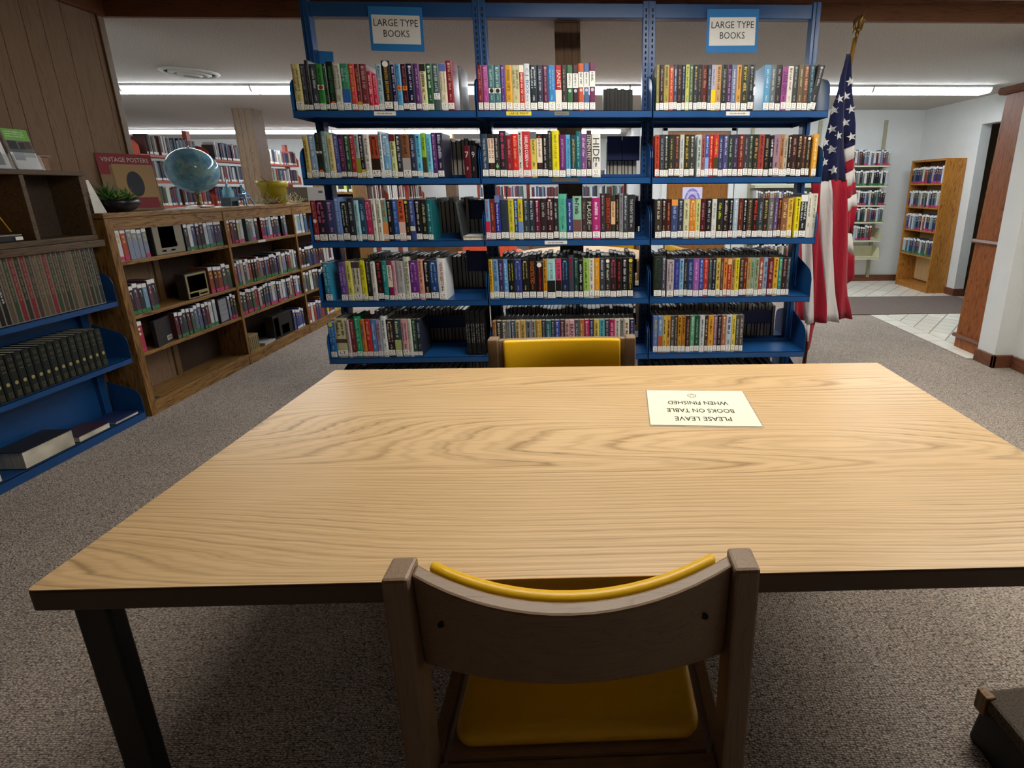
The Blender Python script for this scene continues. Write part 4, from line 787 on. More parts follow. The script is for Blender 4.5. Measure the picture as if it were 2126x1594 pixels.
K(MB().box(BX0, BX0+.01, UY[0], UY[3], .0, 1.168), 'back_board', plain('dark_back', '3a2616', .8))
K(MB().box(BX0+.01, BX1-.004, UY[0]+.01, UY[3], 0, .062), 'kick_board', MT['oak_y'])
for i in range(3):
    for j, z in enumerate(OZ): K(MB().box(BX0+.01, BX1-(.003 if j else .0), UY[i]+(.022 if i == 0 else .012), UY[i+1]-.012, z-.022, z), 'shelf', MT['oak_y'], bevel=.0015)
    K(MB().box(BX0+.01, BX1-.004, UY[i]+.015, UY[i+1]-.012, 1.10, 1.168), 'head_rail', MT['oak_y'])
G = 'audiobook cases in the oak bookcase'; FX = BX1-.012
cr = lambda a0, a1, z, n, where, seed, vars_, **k: case_row('audiobook_case', 'Y', FX, a0, a1, z, n, .165, .188, where, G, seed, vars_, 0, **k)
cr(2.815, 3.02, OZ[3], 6, 'on the top oak shelf below the plant', 1, (2, 2, 0), pal=['8a94a8', 'd8d8d4', 'd4d4d0', 'b04a3c', '2c2c30'])
cr(3.285, 3.625, OZ[3], 10, 'on the top oak shelf below the globe', 2, (1, 1, 3))
cr(2.815, 3.0, OZ[2], 6, 'on the second oak shelf at the near end', 3, (1, 3), pal=['6a3a34', '2c2e34', '30343a', '7aa0b8', 'c87048', '5a3a4a'])
cr(3.42, 3.63, OZ[2], 5, 'on the second oak shelf right of the boxed set', 4, (2, 4, 0))
cr(2.812, 2.85, OZ[1], 1, 'on the third oak shelf standing alone at the near end', 5, (4,), pal=['b8384c'])
cr(3.075, 3.43, OZ[1], 11, 'on the third oak shelf beside the grey notebook', 6, (1, 3))
cr(3.55, 3.63, OZ[1], 3, 'on the third oak shelf beyond the grey notebook', 7, (2, 1))
cr(3.675, 4.40, OZ[3], 21, 'on the top oak shelf of the middle section', 8, (2, 4, 2, 0), gaps=(5, 10, 18))
cr(3.675, 4.47, OZ[2], 25, 'on the second oak shelf of the middle section', 9, (1, 3, 1, 0))
cr(3.675, 4.47, OZ[1], 23, 'on the third oak shelf of the middle section', 10, (2, 4, 1))
cr(4.29, 4.45, OZ[0], 5, 'on the bottom oak shelf of the middle section', 11, (7, 0), pal=['3a4a8a', '2c3a7a', '8a7aa0', '5a5a8a'])
cr(4.515, 4.72, OZ[3], 4, 'on the top oak shelf behind the blue unit', 12, (0, 7), pal=['7aa0b8', 'b8c8d0', '4a6a8a', 'c8d0c0'])
cr(4.515, 5.30, OZ[2], 17, 'on the second oak shelf behind the blue unit', 13, (7, 0), pal=['d0d0cc', '24262a', '5a2a34', '3a4a7a', 'c8c8c4', '30343a'])
cr(4.515, 5.05, OZ[1], 10, 'on the third oak shelf behind the blue unit', 14, (7, 0))
cr(4.515, 5.32, OZ[0], 17, 'on the bottom oak shelf behind the blue unit', 15, (7, 0), pal=['d8d8d0', 'a83830', '2c3a7a', 'd0c040', '2c2c2e', 'c8c8c8', '5a4a6a'])
def boxed(name, y0, y1, z, h_, d, parts, label, cat='boxed set', rz=0, mat='2a2622', x=FX):
    b = empty(name, (x, (y0+y1)/2, z+.0006), rz); tag(b, label, cat); w_ = (y1-y0)/2
    MB().box(-d, 0, -w_, w_, 0, h_).build('case', plain(name+'_case', mat, .5), b, bevel=.001)
    m = MB()
    for (a0, a1, c0, c1, col) in parts: m.box(.0004, .0012, -w_+2*w_*a0, -w_+2*w_*a1, c0*h_, c1*h_, 0, col)
    m.build('cover_print', MT['print'], b); return b
boxed('boxed_set', 3.05, 3.275, OZ[3], .185, .03, [(.02, .98, .02, .98, '8a8474'), (.2, .72, .22, .92, '3a2218'), (.5, .74, .24, .38, 'a8a090'), (.2, .34, .1, .15, '6a6450'), (.5, .64, .1, .15, '6a6450')], 'beige audiobook turned face out on the top oak shelf')
boxed('boxed_set', 3.215, 3.40, OZ[2], .17, .06, [(.03, .97, .03, .97, '9a8c60'), (.1, .92, .28, .9, '2c2230'), (.08, .5, .06, .22, 'a89030'), (.55, .9, .1, .16, '5a5040')], 'yellow and purple boxed set face out on the second oak shelf')
boxed('boxed_set', 2.90, 3.065, OZ[1], .165, .02, [(.6, .92, .1, .28, 'b0aca0'), (.63, .9, .13, .25, '5a5850')], 'black disc box with a barcode on the third oak shelf', rz=.25, mat='141416')
boxed('notebook', 3.44, 3.545, OZ[1], .175, .03, [(.04, .95, .06, .96, '8a8c90'), (.1, .9, .3, .33, '6a6c70'), (.1, .9, .5, .53, '6a6c70'), (.1, .9, .7, .73, '6a6c70')], 'grey notebook standing between audiobooks on the third oak shelf', 'notebook', .15)
boxed('boxed_set', 4.0, 4.255, OZ[0], .2, .07, [(.02, .98, .02, .98, '1c1614'), (.04, .28, .1, .9, '4a4440'), (.4, .8, .1, .5, '5a5450'), (.48, .7, .12, .38, '8a8880')], 'dark boxed set with a portrait on the bottom oak shelf')
for k in range(5):
    y = 3.70+k*.0215; b = empty('disc_case', (FX, y, OZ[0]+.0006)); tag(b, 'thin cream disc case, %s of five on the bottom oak shelf' % ORD[k], 'disc case', 'cream disc cases')
    MB().box(-.14, 0, -.0095, .0095, 0, .126).build('case', plain('cream_case', 'a08c60', .4), b, bevel=.001); MB().box(.0002, .0008, -.003, .003, .01, .116, 0, '3a2c1c').build('spine_print', MT['print'], b)
flat_book('flat_book', FX-.16, FX, 3.86, 4.03, OZ[0]+.0006, .018, 'a8aaac', 'pale book lying flat on the bottom oak shelf')
o = MB().box(-.135, 0, 0, .0015, 0, .17); o.box(-.135, 0, 0, .05, 0, .0012)
o = o.build('bookend', plain('bookend_olive', '3c3826', .6), None, (BX1-.01, UY[0]+.026, OZ[0]+.0005)); tag(o, 'dark olive metal bookend on the empty bottom oak shelf', 'bookend')
o = MB().box(0, .0012, -.045, .045, 0, .018, 0, 'd4d4cc').build('shelf_label', MT['print'], None, (BX1-.003+.0004, 4.02, OZ[3]-.02)); tag(o, 'small white label on the top oak shelf edge', 'label')

# ------------------------------------------------------------------ things on the oak bookcase
ZT = 1.1955
g = empty('globe', (-2.72, 3.58, ZT)); tag(g, 'blue desk globe on a brass and wood stand', 'globe')
t = NT('globe_map'); v = t.coords(); nA = t.noise(v, 7.5, 5, .62); nB = t.noise(v, 22, 3)
land = t.ramp(nA, [(.52, (0, 0, 0, 1)), (.55, (1, 1, 1, 1))]); sea = t.ramp(nB, [(.3, lin4('4f8cab')), (.7, lin4('78b0c8'))]); lc = t.ramp(nB, [(.25, lin4('8c4a64')), (.42, lin4('86b4b8')), (.7, lin4('a8c8bc'))])
gm = t.fin(t.mix(t.math('MULTIPLY', land, .8), sea, lc), .12, 0, .6)
m = MB(); prof = [(.15*math.sin(PI*k/24)+1e-4, -.15*math.cos(PI*k/24)) for k in range(25)]; m.lathe(prof, (0, 0, 0), 40); m.build('sphere', gm, g, (0, 0, .25), (.3, .2, 0), True)
m = MB(); m.tube([(0, .158*math.cos(a), .25+.158*math.sin(a)) for a in [math.radians(-100+k*10) for k in range(21)]], .005, 8); m.build('meridian_ring', MT['steel'], g, None, (0, 0, .5), True)
MB().lathe([(.012, .012), (.02, .02), (.009, .04), (.014, .07), (.02, .098)], (0, 0, 0), 16).build('stem', MT['gold'], g, smooth=True)
MB().lathe([(.085, 0), (.085, .008), (.06, .014), (.02, .018)], (0, 0, 0), 28).build('base', MT['oak'], g, smooth=False)
# posters book, leaning
pb = empty('poster_book', (-2.79, 3.0, ZT+.003)); pb.rotation_euler = (-.10, 0, math.atan2(.25, .10)); tag(pb, 'tan and red Vintage Posters book propped behind the succulent dish', 'book')
MB().box(0, .27, 0, .022, 0, .33).build('cover', plain('poster_book_cover', '8a6c48', .4), pb, bevel=.001)
MB().box(.004, .266, .003, .019, -.0015, -.0003).build('pages', MT['pages'], pb)
m = MB(); m.box(0, .27, -.0010, -.0003, .262, .33, 0, '8c2c34'); m.box(0, .05, -.0010, -.0003, .21, .262, 0, '8c2c34'); m.box(.06, .262, -.0014, -.0008, .05, .27, 0, 'a8875a'); m.box(.12, .25, -.0018, -.001, .012, .075, 0, '8c2c34')
n = 18; m.add([(.155+.042*math.cos(2*PI*k/n), -.0022, .155+.075*math.sin(2*PI*k/n)) for k in range(n)], [tuple(range(n))], 0, '2c3038')
put_text(m, 'VINTAGE POSTERS', (.135, -.0024, .295), (1, 0, 0), (0, 0, 1), .23, .026, 'd8d0c8'); m.build('cover_print', MT['print'], pb)
# succulent dish
sd = empty('succulent_dish', (-2.69, 2.94, ZT)); tag(sd, 'black bowl of green succulents at the near end of the oak bookcase', 'plant')
MB().lathe([(.045, 0), (.075, .015), (.098, .045), (.1, .07), (.092, .07), (.085, .045), (.02, .04)], (0, 0, 0), 26).build('bowl', plain('black_ceramic', '1a1a1e', .3), sd, smooth=True)
MB().lathe([(.088, .05), (.05, .06), (.01, .064)], (0, 0, 0), 20).build('soil', plain('soil', '2a2018', .95, 0, .3, 120), sd)
LG = [plain('leaf_green', '4a7a3c', .5, 0, .3, 60), plain('leaf_pale', '86a05a', .5, 0, .3, 60)]
def leaf(mb, base, d, L_, w_, droop=.3, mi=0):
    d = Vector(d).normalized(); side = d.cross(Vector((0, 0, 1))).normalized(); up = side.cross(d); b = Vector(base)
    p = [b, b+d*L_*.4+side*w_+up*w_*.4, b+d*L_*.4-up*w_*.3, b+d*L_*.4-side*w_+up*w_*.4, b+d*L_-Vector((0, 0, droop*L_*.3))]
    mb.add(p, [(0, 2, 1), (0, 3, 2), (1, 2, 4), (2, 3, 4), (0, 1, 4, 3)], mi)
for (cx_, cy_, n_, L_, mi) in ((-.005, -.04, 30, .125, 0), (.02, .045, 20, .09, 0), (.02, -.02, 18, .085, 1)):
    rng = random.Random(int(L_*1000)); m = MB()
    for k in range(n_):
        a = k*2.4; el = .35+1.1*k/n_; leaf(m, (cx_, cy_, .06), (math.cos(a)*math.cos(el), math.sin(a)*math.cos(el), math.sin(el)), L_*rng.uniform(.8, 1.1), .008)
    m.build('rosette', LG[mi], sd)
# glass figurines
fg1 = empty('castle_figurine', (-2.72, 3.88, ZT)); fg1.scale = (1.35, 1.35, 1.2); tag(fg1, 'pale blue glass castle figurine on a dark stand beside the globe', 'figurine')
MB().prism([(-.032, 0), (-.026, 0), (-.024, .03), (.024, .03), (.026, 0), (.032, 0), (.028, .052), (-.028, .052)], 'X', -.028, .028).build('stand', plain('dark_pewter', '4a5a60', .4, .5), fg1)
m = MB(); m.prism([(-.022, .052), (.022, .052), (.018, .1), (.01, .1), (.01, .115), (-.01, .115), (-.01, .1), (-.018, .1)], 'X', -.018, .018); m.lathe([(.009, .115), (.006, .135), (.001, .175)], (0, 0, 0), 10)
m.build('castle', MT['blueglass'], fg1)
fg2 = empty('tower_figurine', (-2.70, 4.02, ZT)); fg2.scale = (1.5, 1.5, 1.35); tag(fg2, 'small blue metal tower figurine next to the glass castle', 'figurine')
m = MB()
for sx_ in (-1, 1):
    for sy_ in (-1, 1): m.tube([(sx_*.028, sy_*.03, 0), (sx_*.016, sy_*.017, .045), (sx_*.012, sy_*.013, .062)], .004, 6)
m.box(-.02, .02, -.022, .022, .04, .046); m.box(-.018, .018, -.018, .018, .06, .066); m.build('tower_legs', plain('blue_metal', '7f9cc0', .35, .4), fg2)
m = MB(); m.tube([(0, .012, .066), (0, -.004, .09), (0, -.012, .115)], [.013, .008, .006], 8).lathe([(.002, -.01), (.009, 0), (.002, .01)], (0, -.012, .122), 8); m.build('blue_bird', MT['blueglass'], fg2, smooth=True)
# yellow pot with dry vines
yp = empty('yellow_plant_pot', (-2.725, 4.44, ZT)); yp.scale = (1.15, 1.15, 1.08); tag(yp, 'mustard yellow plant pot with dried trailing stems', 'plant pot')
MB().lathe([(.072, 0), (.088, .13), (.09, .131), (.098, .132), (.105, .178), (.098, .178), (.09, .14), (.07, .13)], (0, 0, 0), 30).build('pot', plain('yellow_ceramic', 'b8a61a', .35, 0, .1, 20), yp, smooth=True)
m = MB(); m.tube([(0, .01, .13), (.02, -.05, .175), (.03, -.11, .17), (.03, -.17, .21)], .0028, 6).tube([(0, .01, .14), (.03, -.09, .16), (.05, -.16, .10), (.05, -.2, .05)], .003, 6).tube([(0, 0, .14), (0, .08, .19), (.01, .13, .24)], .0026, 6)
m.build('stem', plain('dry_stem', '5a3a2c', .8), yp)
m = MB(); rng = random.Random(9)
for k in range(34):
    a = rng.uniform(0, 2*PI); x, y = .085*math.cos(a), .0; p = []
    y0 = rng.uniform(-.22, .22); x0 = rng.uniform(-.02, .09); z0 = rng.uniform(.004, .02)
    for q in range(5): p.append((x0+rng.uniform(-.03, .03), y0+q*.03+rng.uniform(-.02, .02), max(.003, z0+rng.uniform(0, .05)*(q % 3))))
    m.tube(p, .0016, 4)
m.build('dried_vine', plain('dry_vine', 'a89c80', .9), yp)
m = MB()
for k in range(60):
    y0 = rng.uniform(-.2, .34); leaf(m, (rng.uniform(-.02, .09), y0, rng.uniform(.004, .03)), (rng.uniform(-1, 1), rng.uniform(-1, 1), rng.uniform(0, .8)), .025, .006)
o = m.build('vine_leaf', LG[1], yp); o['kind'] = 'stuff'
# grey fabric bin with a card
gb = empty('storage_bin', (-2.735, 5.07, ZT)); tag(gb, 'grey fabric storage bin at the far end of the oak bookcase', 'bin')
m = MB(); m.box(-.09, .09, -.25, .25, 0, .004)
for a in ((-.09, -.086, -.25, .25), (.086, .09, -.25, .25), (-.086, .086, -.25, -.246), (-.086, .086, .246, .25)): m.box(a[0], a[1], a[2], a[3], .004, .14)
m.build('body', plain('grey_fabric', '77736e', .9, 0, .15, 200, .3), gb); MB().prism(rrect(-.04, .04, -.01, .01, .009), 'X', .0902, .0908).build('handle_hole', MT['slot'], gb, (0, -.02, .095))
o = MB().box(0, .001, -.06, .06, 0, .1, 0, 'e4e2da'); o.box(.001, .0014, -.03, .0, .01, .08, 0, 'c8bfa4'); o.box(.001, .0014, .012, .03, .01, .09, 0, 'b0b0ac')
o = o.build('picture_card', MT['print'], None, (-2.632, 5.24, ZT), (0, -.08, 0)); tag(o, 'small white picture card leaning on the grey storage bin', 'card')
o = MB().box(-.06, .06, -.09, .09, 0, .004, 0, 'e8e8e4').build('paper_stack', MT['print'], None, (-2.70, 3.40, ZT), (0, 0, .2)); tag(o, 'white papers lying on the oak bookcase beside the globe', 'paper')
o = MB().prism([(0, 0), (.06, 0), (.012, .175), (0, .175)], 'X', 0, .0012).build('white_card', MT['paper'], None, (-2.685, 2.788, ZT), (0, -.03, -.2)); tag(o, 'plain white card propped behind the old wooden cabinet', 'card')

# ================================================================== BLUE WALL SHELF ON THE LEFT
WX0, WX1 = -2.815, -2.63
ws = empty('blue_wall_shelf', (WX1, 2.74, 0)); tag(ws, 'low blue steel shelf with tall volumes beside the oak bookcase', 'bookshelf')
WO = Vector((WX1, 2.74, 0))
def Wd(mb, name, mat, parent=None, **k): mb.v = [tuple(Vector(v)-WO) for v in mb.v]; return mb.build(name, mat, parent or ws, **k)
WZ = [.048, .383, .718]
Wd(MB().box(WX0-.003, WX0, 1.0, 2.735, 0, 1.02), 'back_panel', MT['blue'])
for y in (1.2, 2.08, 2.695): Wd(MB().box(WX0, WX0+.025, y-.02, y+.02, 0, 1.02), 'post', MT['blue'], bevel=.002)
for y0, y1 in ((1.2, 1.96), (1.964, 2.735)):
    for z in WZ:
        m = MB(); m.box(WX0+.002, WX1, y0, y1, z-.003, z); m.box(WX1-.002, WX1, y0, y1, z-(.03 if z > .1 else .047), z); s = Wd(m, 'shelf', MT['blue'])
        for y in (y0, y1-.002):
            b = MB().prism([(WX1+.001-p[0]*.85, z+p[1]*.98-(.0 if z > .1 else .01)) for p in BR], 'Y', y, y+.002); Wd(b, 'bracket', MT['blue'], s)
Wd(MB().box(WX0, WX1-.02, 1.2, 2.73, 0, .04), 'plinth', MT['blue_dark'])
VP = ['5a4a3c', '33402c', '7a2028', '2c2a20', '7a2028', '3c3428', '60503c', '5c4c38', '7c2430', '36402c', '4a3e30', '2f3424', '4c4434', '6a5844', '34402e', '4a3c2c', '2a2c24', '303830', '22282c']
for k in range(22):
    y = 2.686-(k+1)*.0235; c = VP[(18-k) % 19] if k < 19 else ['141416', '181818', '5c2a2c'][k-19]; rng = random.Random(k)
    o = MB(); o.box(-.165, 0, -.0112, .0112, 0, .31 if k < 19 else .285); o = o.build('tall_volume', plain('slipcase', '8a8274', .6), None, (WX1-.012, y+.0118, WZ[2]+.0006))
    tag(o, '%s tall volume with pale edges, %s from the oak bookcase, blue wall shelf' % (cname(c), ORD[k]), 'book', 'tall volumes on the blue wall shelf')
    m = MB(); m.box(.0003, .001, -.0085, .0085, .004, .306 if k < 19 else .281, 0, c); scribble(m, (.0014, 0, .19), (0, 0, -1), (0, 1, 0), .19, .008, '8a7e64' if k < 19 else 'd8d8d4', rng); m.build('spine', MT['print'], o)
for k in range(15):
    y = 2.618-(k+1)*.0345; rng = random.Random(50+k)
    b = empty('encyclopedia_volume', (WX1-.012, y+.017, WZ[1]+.0006)); tag(b, 'dark green encyclopedia volume with gold crest, %s from the oak bookcase' % ORD[k], 'book', 'dark green encyclopedia set')
    h_ = .212
    MB().prism([(-.155, -.0155), (-.004, -.0155), (0, -.01), (0, .01), (-.004, .0155), (-.155, .0155), (-.155, .0125), (-.008, .0125), (-.008, -.0125), (-.155, -.0125)], 'Z', 0, h_).build('cover', plain('green_cloth', '101b16', .5, 0, .2, 60), b)
    MB().box(-.15, -.008, -.0125, .0125, .003, h_-.004).build('pages', MT['pages'], b)
    m = MB(); n = 10; m.add([(.0008, .0075*math.cos(2*PI*q/n), .075+.0095*math.sin(2*PI*q/n)) for q in range(n)], [tuple(range(n))], 0, 'a89a62')
    for zz in (.19, .182, .16, .152, .035, .028, .02, .013): m.box(.0004, .001, -.0095, .0095, zz, zz+.0022, 0, '6a6444')
    scribble(m, (.0011, 0, .135), (0, 1, 0), (0, 0, 1), .018, .006, '7a7450', rng); o = m.build('spine_print', MT['print'], b); o['kind'] = 'stuff'
flat_book('flat_book', WX1-.155, WX1-.008, 2.119, 2.35, WZ[0]+.0006, .088, '1c1a1c', 'thick book lying flat with tan page edges on the lowest blue shelf')
flat_book('flat_book', WX1-.15, WX1-.006, 2.365, 2.535, WZ[0]+.0006, .034, '3a2028', 'maroon book lying flat on the lowest blue shelf, middle of three')
flat_book('flat_book', WX1-.15, WX1-.004, 2.56, 2.705, WZ[0]+.0006, .018, '24305c', 'thin navy book lying flat on the lowest blue shelf nearest the oak bookcase')
flat_book('flat_book', WX1-.15, WX1-.01, 1.88, 2.03, WZ[0]+.0006, .04, '2c2c30', 'dark book lying flat at the cut-off end of the lowest blue shelf')
# old wooden cabinet on top
oc = empty('old_wooden_cabinet', (-2.655, 2.74, 1.021)); tag(oc, 'old open wooden cabinet standing on the blue wall shelf', 'cabinet')
OO = Vector((-2.655, 2.74, 1.021))
def Q(mb, name, mat, parent=None, **k): mb.v = [tuple(Vector(v)-OO) for v in mb.v]; return mb.build(name, mat, parent or oc, **k)
Q(MB().box(-2.815, -2.625, 1.75, 2.745, 1.021, 1.058), 'bottom_ledge', MT['oldwood'], bevel=.004)
Q(MB().box(-2.815, -2.645, 1.77, 2.735, 1.0581, 1.085), 'bottom_board', MT['oldwood'], bevel=.003)
Q(MB().box(-2.815, -2.65, 2.715, 2.735, 1.085, 1.39), 'side_board', MT['oldwood'], bevel=.002)
Q(MB().box(-2.815, -2.65, 2.44, 2.46, 1.085, 1.39), 'divider', MT['oldwood'], bevel=.002)
Q(MB().box(-2.815, -2.65, 1.77, 1.79, 1.085, 1.39), 'side_board', MT['oldwood'], bevel=.002)
Q(MB().box(-2.815, -2.64, 1.76, 2.74, 1.39, 1.412), 'top_board', MT['oldwood'], bevel=.003)
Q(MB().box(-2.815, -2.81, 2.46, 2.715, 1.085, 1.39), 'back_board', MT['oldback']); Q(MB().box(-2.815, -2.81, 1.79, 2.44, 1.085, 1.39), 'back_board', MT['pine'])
Q(MB().box(-2.815, -2.80, 2.56, 2.735, 1.412, 1.485), 'gallery_board', MT['oak_x']); Q(MB().box(-2.815, -2.785, 2.55, 2.74, 1.485, 1.492), 'gallery_cap', MT['chairwood'])
Q(MB().box(-2.80, -2.78, 2.485, 2.51, 1.085, 1.14), 'wood_block', MT['pine'])
o = MB().tube([(-2.70, 2.32, 1.388), (-2.70, 2.325, 1.30), (-2.70, 2.36, 1.20), (-2.695, 2.385, 1.13)], .003, 6)
o.v = [tuple(Vector(v)-Vector((-2.7, 2.35, 1.12))) for v in o.v]; o = o.build('network_cable', plain('yellow_cord', 'c8a020', .5), None, (-2.7, 2.35, 1.12), smooth=True); tag(o, 'yellow cable hanging inside the old wooden cabinet', 'cable')
nr = empty('network_box', (-2.72, 2.30, 1.0855)); tag(nr, 'flat black and grey device inside the old wooden cabinet', 'device')
MB().box(-.05, .05, -.1, .1, 0, .026).build('body', MT['black'], nr, bevel=.003); MB().box(-.052, .052, -.102, .102, .026, .034).build('lid', MT['steel'], nr, bevel=.002); MB().box(.0505, .054, .07, .1, .006, .022).build('plug', MT['paper'], nr)
# leaflets
def leaflet(y0, y1, h_, parts, label, x=-2.695):
    b = empty('leaflet_holder', (x, (y0+y1)/2, 1.4125)); b.rotation_euler = (0, -.16, 0); tag(b, label, 'leaflet'); w_ = (y1-y0)/2
    m = MB(); m.box(-.004, -.001, -w_, w_, .0, h_*.8); m.box(.012, .0145, -w_, w_, 0, .07); m.box(-.004, .0145, -w_, w_, 0, .003); m.build('holder', MT['clear'], b)
    m = MB(); m.box(.0, .004, -w_+.004, w_-.004, .004, h_, 0, 'e8e8e8')
    for (a0, a1, c0, c1, col) in parts: m.box(.004, .0046, -w_+.004+2*(w_-.004)*a0, -w_+.004+2*(w_-.004)*a1, .004+(h_-.004)*c0, .004+(h_-.004)*c1, 0, col)
    rng = random.Random(2)
    for q in range(3): scribble(m, (.005, -.004, h_*(.93-.055*q)), (0, 1, 0), (0, 0, 1), w_*1.4, .006, 'e0f0d0', rng)
    m.build('leaflet', MT['print'], b)
leaflet(2.478, 2.595, .19, [(0, 1, .72, 1, '6cb02c'), (0, 1, .42, .72, '6a6058'), (.05, .4, .5, .7, '2c2220'), (.45, .7, .5, .68, '3a2a26'), (.72, .95, .52, .7, '6a4636'), (.1, .5, .22, .5, '8a9098'), (.5, .95, .3, .5, 'a0a8a0')], 'green topped leaflet with a photo of people on the old cabinet')
leaflet(2.36, 2.465, .155, [(0, .6, .5, .95, 'c8c0b0'), (.2, .8, .1, .5, '4a4a50')], 'pale leaflet at the cut-off end of the old cabinet')

# ================================================================== PINE BOOKCASE AND WALL SHELVES
pc = empty('pine_bookcase', (4.25, 6.18, 0)); tag(pc, 'tall golden pine bookcase with four rows of video cases', 'bookcase'); PO = Vector((4.25, 6.18, 0))
def Pn(mb, name, mat, parent=None, **k): mb.v = [tuple(Vector(v)-PO) for v in mb.v]; return mb.build(name, mat, parent or pc, **k)
for y in (5.86, 6.475): Pn(MB().box(4.25, 4.495, y, y+.022, 0, 1.64), 'side_board', MT['pine'], bevel=.002)
Pn(MB().box(4.25, 4.495, 5.882, 6.475, 1.615, 1.64), 'top_board', MT['pine'], bevel=.002); Pn(MB().box(4.487, 4.495, 5.882, 6.475, .0, 1.615), 'back_board', plain('birch_back', 'd0b07c', .6))
Pn(MB().box(4.262, 4.28, 5.882, 6.475, 0, .06), 'kick_board', MT['pine'])
PZ = [.075, .455, .77, 1.06, 1.35]
for z in PZ: Pn(MB().box(4.255, 4.487, 5.882, 6.475, z-.02, z), 'shelf', MT['pine'], bevel=.002)
for j, (z, n) in enumerate(((1.35, 17), (1.06, 20), (.77, 19), (.455, 17))):
    case_row('video_case', 'Y', 4.262, 5.89, 6.467, z, n, .19, .205, 'on the %s shelf of the pine bookcase' % ['top', 'second', 'third', 'fourth'][j], 'video cases in the pine bookcase', 300+j, (2, 4, 2, 0) if j != 3 else (1, 3), PI, pal=CPAL+['2c2c6a', '3a3a7a', 'd8d8dc', '7ab0c8', 'c8c8d0'])
vw = empty('beige_wall_shelves', (3.1, 6.72, 0)); tag(vw, 'beige metal wall shelves with video cases beside the flag', 'wall shelf'); VO = Vector((3.1, 6.72, 0))
def Vw(mb, name, mat, parent=None, **k): mb.v = [tuple(Vector(v)-VO) for v in mb.v]; return mb.build(name, mat, parent or vw, **k)
for x in (2.2, 3.1, 3.985): Vw(MB().box(x-.022, x+.022, 6.728, 6.749, .06, 2.17), 'standard', plain('standard_olive', 'a8a488', .5), bevel=.002)
SZ = [1.589, 1.33, 1.077, .854, .607, .363]
for z in SZ:
    for x0, x1 in ((2.21, 3.09), (3.11, 4.005)):
        m = MB(); m.box(x0, x1, 6.55, 6.73, z-.004, z); m.box(x0, x1, 6.55, 6.553, z-.024, z); m.box(x0, x1, 6.724, 6.728, z, z+.15 if z < .4 else z+.02); s = Vw(m, 'shelf', MT['beige'])
        for x in (x0, x1-.002): Vw(MB().prism([(6.55, z-.024), (6.55, z+.03), (6.57, z+.12), (6.6, z+.15), (6.728, z+.15), (6.728, z-.024)] if z < .7 else [(6.55, z-.024), (6.55, z+.01), (6.728, z+.02), (6.728, z-.024)], 'X', x, x+.002), 'bracket', MT['beige'], s)
for j in range(5):
    case_row('video_case', 'X', 6.56, 3.40, 3.99 if j < 4 else 3.86, SZ[j], 19 if j < 4 else 15, .17, .2, 'on the %s beige shelf right of the flag' % ['top', 'second', 'third', 'fourth', 'fifth'][j], 'video cases on the beige wall shelves', 400+j, (2, 4, 0) if j % 2 == 0 else (1, 3, 0), -PI/2)
for j in (2, 5):
    case_row('video_case', 'X', 6.56, 2.24, 3.08, SZ[j], 27, .17, .2, 'on the %s beige shelf seen through the blue unit' % ['', '', 'third', '', '', 'lowest'][j], 'video cases on the beige wall shelves', 410+j, (0, 5, 7), -PI/2, pal=CPAL+['d8d8d8', 'c8d0d8'])
# poster on the door
po = empty('door_poster', (1.43, 6.757, 1.10)); tag(po, 'purple poster with a swirl fixed to the wooden door', 'poster')
m = MB(); m.prism(rrect(-.135, .135, 0, .22, .012), 'Y', -.001, 0, 0, 'd8d0ec'); m.build('sheet', MT['print'], po)
m = MB(); n = 20
for rad, col in ((.105, '8a84c8'), (.085, 'c4bce4'), (.06, '7a68b4'), (.04, 'b8a0d8')): m.add([(rad*1.05*math.cos(PI*k/n), -.0014-.0002*(.11-rad)*100, .02+rad*1.75*math.sin(PI*k/n)) for k in range(n+1)], [tuple(range(n+1))], 0, col)
put_text(m, 'Find Your Voice', (0, -.0045, .15), (1, 0, 0), (0, 0, 1), .2, .022, 'f4f0fc'); m.add([(.035*math.cos(PI*k/n), -.005, .02+.05*math.sin(PI*k/n)) for k in range(n+1)], [tuple(range(n+1))], 0, '2c1c20'); m.build('cover_print', MT['print'], po)

# ================================================================== FAR ROOM
def orange_range(label, x, ys, zs, face, top=2.13, back=True):
    r = empty('orange_shelf_range', (x, ys[0], 0)); tag(r, label, 'bookshelf', 'orange shelf ranges in the far room'); d = -face*.24
    for y in ys: MB().box(-.03, .03, -.035, .035, 0, top).build('post', MT['orange'], r, (0, y-ys[0], 0))
    for a, b in zip(ys, ys[1:]):
        if top < 2: MB().box(-.012, .012, a-ys[0]+.035, b-ys[0]-.035, top-.09, top).build('top_beam', MT['orange'], r)
        for z in zs:
            s = MB().box(min(0, -d), max(0, -d), a-ys[0]+.03, b-ys[0]-.03, z-.03, z).build('shelf', MT['orange'], r)
            for y in (a-ys[0]+.032, b-ys[0]-.036): MB().prism([(0, z-.03), (-d, z-.03), (-d, z+.1), (-d*.8, z+.16), (0, z+.2)], 'Y', y, y+.003).build('bracket', MT['orange'], s)
    return r
AZ = [1.75, 1.43, 1.11, .79, .47]
orange_range('orange shelf range running behind the globe', -5.74, [6.43, 7.56, 8.75, 9.9], AZ, 1)
orange_range('orange shelf range seen through the blue bay beside the globe', -3.55, [7.45, 8.4, 9.35, 10.3], [1.47, 1.13, .8, .46], 1, 1.7)
rx = empty('orange_shelf_range', (-.95, 9.8, 0)); tag(rx, 'orange shelf range along the far wall behind the round table', 'bookshelf', 'orange shelf ranges in the far room')
for x in (-2.1, -1.15, -.2, .75): MB().box(x+.92, x+.98, -.02, .04, 0, 1.75).build('post', MT['orange'], rx)
